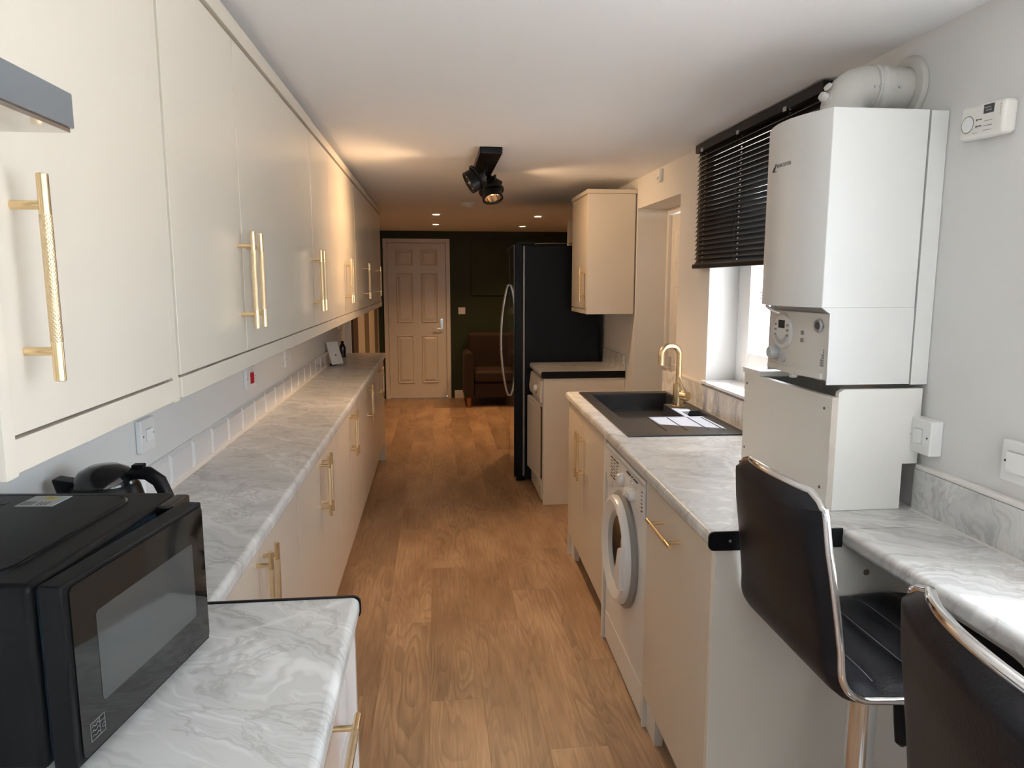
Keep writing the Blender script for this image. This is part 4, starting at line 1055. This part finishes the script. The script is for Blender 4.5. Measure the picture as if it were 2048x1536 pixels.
# ------------------------------------------------------------------ dryer niche, wall cupboard, fridge
single('dryer_worktop', B().prism(nosed(.688, XR - .002, WB, WT, -1), 4.612, 5.190, axis='y'), 'marble', 'small grey marble-effect worktop above the tumble dryer', 'worktop')
single('edge_strip', B().prism(nosed(.686, XR - .004, WB - .003, WT + .003, -1), 4.605, 4.6115, axis='y'), 'black', 'black metal strip on the end of the dryer worktop', 'strip')
single('upstand', B().box(XR - .020, XR - .001, 4.615, 5.185, WT, 1.015, .0015), 'marble', 'grey marble-effect upstand above the tumble dryer worktop', 'upstand')
single('side_panel', B().box(.703, XR - .002, 4.614, 4.634, 0, WB - .001, .001), 'cream', 'cream side panel standing beside the tumble dryer', 'panel')
dy = Thing('tumble_dryer', 'white tumble dryer with door ajar next to the black fridge', 'dryer', (.98, 4.9, 0))
q0, q1, qx = 4.645, 5.185, .705
part(dy, 'body', B().box(qx, 1.22, q0, q1, .012, .852, .008), 'white')
cpd = part(dy, 'control_panel', B().prism([(qx, .846), (qx, .695), (qx - .018, .700), (qx - .024, .74), (qx - .010, .846)], q0 + .003, q1 - .003, axis='y', bev=.004), 'whitewarm')
part(dy, 'dial', B().lathe([(0, .024), (.018, .024), (.022, .018), (.026, 0)], (qx - .021, q0 + .15, .775), axis=(-1, 0, .12)), 'white', parent=cpd)
part(dy, 'dial_ring', B().lathe([(.036, 0), (.036, .003), (.024, .004)], (qx - .021, q0 + .15, .775), axis=(-1, 0, .12)), 'steel', parent=cpd)
part(dy, 'opening', B().box(qx - .003, qx, q0 + .03, q1 - .03, .16, .66), 'blackmatt')
DD = Matrix.Translation((qx - .006, q1 - .02, 0)) @ Matrix.Rotation(math.radians(5), 4, 'Z')
ddr = part(dy, 'door', B().box(-.034, 0, -(q1 - q0 - .05), 0, .135, .672, .008, 3).xf(DD), 'white')
part(dy, 'door_groove', B().box(-.0355, -.033, -(q1 - q0 - .05) + .04, -.04, .17, .64, .001).xf(DD), 'whitewarm', parent=ddr)
part(dy, 'vent_panel', B().box(qx - .006, qx, q0 + .02, q1 - .02, .02, .125, .002), 'whitewarm')
part(dy, 'rating_label', B().box(qx - .0068, qx - .006, q0 + .06, q0 + .14, .04, .105), 'label')

wc = Thing('wall_cupboard', 'cream wall cupboard above the tumble dryer worktop', 'cupboard', (1.1, 4.68, 1.29))
cx0, c0, c1 = .945, 4.420, 4.930
part(wc, 'carcass', B().box(cx0 + .02, XR - .002, c0 + .021, c1, 1.31, 2.035), 'carcass')
part(wc, 'side_panel', B().box(cx0 - .002, XR - .012, c0, c0 + .020, 1.296, 2.036, .0015), 'cream')
d = part(wc, 'door', B().box(cx0, cx0 + .018, c0 + .022, c1 - .003, 1.328, 2.034, .0015), 'cream')
add_handle(wc, d, cx0, c0 + .06, 1.375, 1.590)
part(wc, 'pelmet', B().box(cx0 + .001, cx0 + .02, c0 + .021, c1, 1.296, 1.324, .001), 'cream')
part(wc, 'cornice', B().box(cx0 - .006, XR - .002, c0 - .004, c1 + .004, 2.037, 2.062, .001), 'cream')

FF = Matrix.Translation((.573, 5.215, 0)) @ Matrix.Rotation(math.radians(-1.95), 4, 'Z')
fr = Thing('fridge_freezer', 'tall black side-by-side fridge freezer', 'fridge', (.35, .45, 0), frame=FF)
part(fr, 'body', B().box(.082, .635, .004, .896, .03, 1.760, .004), 'fridge')
for i, (a, c) in enumerate(((0, .498), (.502, .90))):
    d = part(fr, 'door', B().prism(rrect(.003, .066, a, c, .010, 4), .035, 1.765, axis='z'), 'fridge')
    part(fr, 'door_face', B().box(0, .0035, a + .010, c - .010, .040, 1.760, .001), 'fridgedoor', parent=d)
    s_ = -1 if i == 0 else 1
    yc_ = .5 + s_ * .012
    pts = []
    for k in range(25):
        u = k / 24; bow = math.sin(PI * u)
        pts.append((-.010 - .056 * bow ** .75, yc_ + s_ * .012 * bow, .585 + .885 * u))
    part(fr, 'handle', B().tube([(0.004, yc_, .585)] + pts + [(.004, yc_, 1.470)], .0095, 10), 'handlemetal', parent=d)
part(fr, 'door_gasket', B().box(.067, .080, .008, .892, .04, 1.755), 'seal')
for yy in (.03, .47, .87): part(fr, 'hinge_cover', B().box(.02, .15, max(.004, yy - .025), yy + .025, 1.766, 1.785, .003), 'black')
b = B(); b.tube([(.10, .03, 1.772), (.30, .03, 1.776), (.58, .04, 1.770)], .004, 8); part(fr, 'top_pipe', b, 'steel')
part(fr, 'kick_grille', B().box(.02, .085, .01, .89, .0, .032, .002), 'black')

# ------------------------------------------------------------------ far room: armchair, framed panel
ac = Thing('armchair', 'dark brown fabric armchair in front of the green wall', 'armchair', (.75, 8.75, 0))
ax0, ax1, ay0, ay1 = .330, 1.20, 8.42, 9.15
for a, c in ((ax0, ax0 + .115), (ax1 - .115, ax1)):
    b = B(); b.prism([(a, .12), (c, .12)] + arc((a + c) / 2, .60, (c - a) / 2, 0, 180, 8), ay0, ay1 - .05, axis='y', bev=.008)
    part(ac, 'arm', b, 'brown')
part(ac, 'base', B().box(ax0 + .118, ax1 - .118, ay0 + .02, ay1 - .06, .12, .30, .02), 'brown')
part(ac, 'seat_cushion', B().box(ax0 + .120, ax1 - .120, ay0 - .01, ay1 - .22, .302, .440, .035, 3), 'brown')
part(ac, 'backrest', B().box(ax0 + .07, ax1 - .07, ay1 - .22, ay1, .30, .865, .05, 4), 'brown')
for xx in (ax0 + .055, ax1 - .055):
    for yy in (ay0 + .04, ay1 - .10): part(ac, 'leg', B().cyl((xx, yy, 0), (xx, yy, .12), .022, .032, seg=12), 'legwood')
pn = Thing('wall_frame', 'dark rectangular frame on the green wall behind the armchair', 'frame', (.85, YF, 1.33))
part(pn, 'board', B().box(.475, 1.24, YF - .014, YF - .001, 1.335, 2.015), 'green')
b = B()
for (xa, xb, za, zb) in ((.463, .482, 1.325, 2.025), (1.233, 1.252, 1.325, 2.025), (.482, 1.233, 1.325, 1.344), (.482, 1.233, 2.006, 2.025)): b.box(xa, xb, YF - .026, YF - .001, za, zb, .003)
part(pn, 'moulding', b, 'green')

# ------------------------------------------------------------------ ceiling lights
def spot_light(th, loc, direction, power, ang=110, blend=.9, col=WARM, size=.03):
    d = bpy.data.lights.new('lamp_light', 'SPOT'); d.energy = power; d.spot_size = math.radians(ang); d.spot_blend = blend; d.color = col; d.shadow_soft_size = size
    o = bpy.data.objects.new('lamp_light', d); COL.objects.link(o)
    o.parent = th.o; o.location = Vector(loc) - th.base
    o.rotation_euler = (-Vector(direction)).to_track_quat('Z', 'Y').to_euler()
sl = Thing('ceiling_spotlight', 'black ceiling spotlight bar with swivelling lamp heads', 'spotlight', (.27, 3.85, ZC))
part(sl, 'bar', B().box(.218, .325, 3.465, 4.22, ZC - .032, ZC - .0005, .003), 'black')
for (c, dirv, pw, cone) in (((.213, 3.76, 2.018), (-.82, -.12, -.48), 46, 122), ((.318, 4.02, 1.985), (.13, -.42, -.90), 64, 104), ((.325, 4.165, 2.035), (.80, .10, -.45), 20, 130)):
    dv = Vector(dirv).normalized(); c = Vector(c)
    sh = part(sl, 'lamp_head', B().lathe([(0, -.045), (.040, -.045), (.054, -.038), (.0575, .030), (.0575, .042), (.050, .042), (.048, .030)], c, axis=dv), 'black')
    part(sl, 'reflector', B().lathe([(.049, .036), (.046, .012), (.034, -.016), (.012, -.030), (0, -.031)], c, axis=dv), 'reflector', parent=sh)
    part(sl, 'bulb', B().lathe([(0, .008), (.010, .006), (.016, -.004), (.014, -.020), (.008, -.029)], c, axis=dv), 'bulb', parent=sh)
    top = Vector((.270, c.y + .01, ZC - .03))
    part(sl, 'stem', B().tube([top, Vector((.27, c.y + .01, 2.075)), c + Vector((.27 - c.x, .02, .02)) * .5, c - dv * .04], .009, 10), 'black')
    # yoke ring around the head
    side = dv.cross(Vector((0, 0, 1))).normalized(); upv = side.cross(dv)
    part(sl, 'yoke', B().tube([c - dv * .01 + side * .064 * math.cos(a) + upv * .064 * math.sin(a) for a in [2 * PI * k / 32 for k in range(32)]], .007, 8, closed=True), 'black')
    spot_light(sl, c + dv * .046, dv, pw, cone, 1.0)
sd = Thing('smoke_alarm', 'round white smoke alarm on the ceiling behind the spotlight', 'alarm', (.275, 5.9, ZC))
part(sd, 'case', B().lathe([(0, -.036), (.030, -.036), (.034, -.031), (.052, -.029), (.055, -.012), (.060, -.010), (.062, 0)], (.275, 5.9, ZC - .0005)), 'whitewarm')
part(sd, 'test_button', B().lathe([(0, -.042), (.012, -.042), (.016, -.036)], (.275, 5.9, ZC)), 'white')
dl = [((.02, 6.90), 'nearer left recessed downlight in the far ceiling'), ((.018, 8.08), 'farther left recessed downlight in the far ceiling'), ((1.005, 7.02), 'nearer right recessed downlight in the far ceiling'), ((1.005, 8.28), 'farther right recessed downlight in the far ceiling')]
for (x, y), lab in dl:
    th = Thing('downlight', lab, 'downlight', (x, y, ZC), 'recessed downlights in the far ceiling')
    part(th, 'bezel', B().lathe([(.034, -.001), (.036, -.006), (.046, -.004), (.048, 0)], (x, y, ZC - .0003)), 'whitewarm')
    part(th, 'lens', B().lathe([(0, -.003), (.034, -.003), (.036, -.001)], (x, y, ZC - .0003)), 'dldisc')
    spot_light(th, (x, y, ZC - .008), (0, 0, -1), 44, 120, .8, col=(1.0, 0.56, 0.25), size=.02)

# ------------------------------------------------------------------ bar stools
def lerp_path(P, n):
    segs = [(Vector(P[i + 1]) - Vector(P[i])).length for i in range(len(P) - 1)]; L = sum(segs); out = []
    for k in range(n + 1):
        d_ = L * k / n; i = 0
        while i < len(segs) - 1 and d_ > segs[i]: d_ -= segs[i]; i += 1
        out.append(Vector(P[i]).lerp(Vector(P[i + 1]), min(1, d_ / segs[i])))
    return out, L
def bar_stool(label, loc, rz):
    fr_ = Matrix.Translation(loc) @ Matrix.Rotation(rz, 4, 'Z')
    th = Thing('bar_stool', label, 'stool', (0, 0, 0), 'black bar stools at the breakfast bar', frame=fr_)
    # side profile (d forward, z): top of the back -> bend -> seat front
    P = [(-.252, 1.124), (-.246, 1.08), (-.236, 1.02), (-.220, .95), (-.205, .88), (-.195, .83)]
    P += [(x, z) for x, z in arc(-.122, .806, .070, 180, 270, 10)][1:]
    P += [(-.08, .733), (0, .731), (.08, .733), (.14, .738), (.185, .741), (.212, .737), (.224, .724)]
    path, L = lerp_path([(p[0], 0, p[1]) for p in P], 72)
    n = len(path)
    def halfw(i):
        s_ = i / (n - 1) * L
        base = .172 + (.209 - .172) * min(1, max(0, s_ / .38)) ** .8
        for end in (s_, L - s_):
            r = .045 if end == s_ else .05
            if end < r: base -= r - math.sqrt(max(0, r * r - (r - end) ** 2)) if end > 0 else r
        return max(base, .03)
    nrm = []
    for i in range(n):
        tg = (path[min(i + 1, n - 1)] - path[max(i - 1, 0)]).normalized()
        nrm.append(Vector((-tg.z, 0, tg.x)) * 1.0)
    for i in range(n):
        # towards the sitter: forward for the back, up for the seat
        if nrm[i].x + nrm[i].z < 0: nrm[i] = -nrm[i]
    def bowd(i, v):                      # back wraps slightly round the sitter
        s_ = i / (n - 1); k_ = max(0, 1 - s_ / .5)
        return Vector((.030 * k_ * v * v, 0, -.012 * k_ * v * v if i < 3 else 0))
    mcols = 20
    def pt(i, j, off):
        v = -1 + 2 * j / mcols; w = halfw(i) * v
        edge = (1 - abs(v) ** (8 if off > 0 else 18))
        return path[i] + bowd(i, v) + Vector((0, w, 0)) + nrm[i] * off * (edge if off > .004 or off < -.004 else 1)
    def sheet(off_fn, flip=False):
        b = B(); t = b.bm
        vv = [[t.verts.new(pt(i, j, off_fn(i))) for j in range(mcols + 1)] for i in range(n)]
        for i in range(n - 1):
            for j in range(mcols): t.faces.new((vv[i][j], vv[i + 1][j], vv[i + 1][j + 1], vv[i][j + 1]))
        return b
    def ribs(i):
        s_ = i / (n - 1) * L
        endf = min(1, s_ / .02, (L - s_) / .02)
        return .002 + endf * (.014 + .016 * abs(math.sin(PI * s_ / .092)) ** .45)
    part(th, 'outer_shell', sheet(lambda i: -.016 * min(1, i / 3, (n - 1 - i) / 3) - .0005), 'leather', smooth=60)
    cu = part(th, 'cushion', sheet(ribs), 'leather', smooth=50)
    b = B()
    for k in range(1, int(L / .092) + 1):
        i = round(k * .092 / L * (n - 1))
        if 2 < i < n - 3: b.tube([pt(i, j, ribs(i)) + nrm[i] * .0005 for j in range(2, mcols - 1)], .0009, 5)
    part(th, 'stitching', b, 'stitch', parent=cu)
    per = [pt(i, 0, .0035) for i in range(n)] + [pt(n - 1, j, .0035) for j in range(1, mcols)] + [pt(i, mcols, .0035) for i in range(n - 1, -1, -1)] + [pt(0, j, .0035) for j in range(mcols - 1, 0, -1)]
    cl = [per[0]]
    for p in per[1:]:
        if (p - cl[-1]).length > .004: cl.append(p)
    part(th, 'chrome_trim', B().tube(cl, .0075, 10, closed=True), 'chrome', smooth=60)
    part(th, 'seat_plate', B().box(-.09, .09, -.08, .08, .708, .722, .004), 'black')
    part(th, 'column', B().cyl((0, 0, .036), (0, 0, .30), .034, seg=28), 'chrome')
    part(th, 'column_sleeve', B().lathe([(0, .03), (.030, .03), (.030, .702), (.027, .706), (0, .706)], seg=32), 'chrome')
    part(th, 'base_disc', B().lathe([(0, .035), (.05, .032), (.16, .014), (.198, .006), (.200, 0), (0, 0)], seg=48), 'chrome')
    part(th, 'footrest', B().tube([(.03, -.02, .30), (.10, -.13, .30), (.17, -.15, .30), (.20, -.10, .30), (.205, 0, .30), (.20, .10, .30), (.17, .15, .30), (.10, .13, .30), (.03, .02, .30)], .010, 12), 'chrome')
    lv = part(th, 'lever', B().tube([(.006, -.03, .714), (.004, -.09, .708), (.003, -.100, .692)], .004, 8), 'steel')
    part(th, 'lever_grip', B().tube([(.003, -.099, .694), (.006, -.104, .668), (.012, -.109, .625), (.016, -.112, .580), (.017, -.112, .572)], [.007, .009, .013, .013, .006], 12), 'black', parent=lv)
    return th
bar_stool('black bar stool standing farther from the camera beside the end cabinet', (.907, 1.342, 0), math.radians(0))
bar_stool('black bar stool nearest the camera, cut off at lower right', (.800, .618, 0), math.radians(-13))
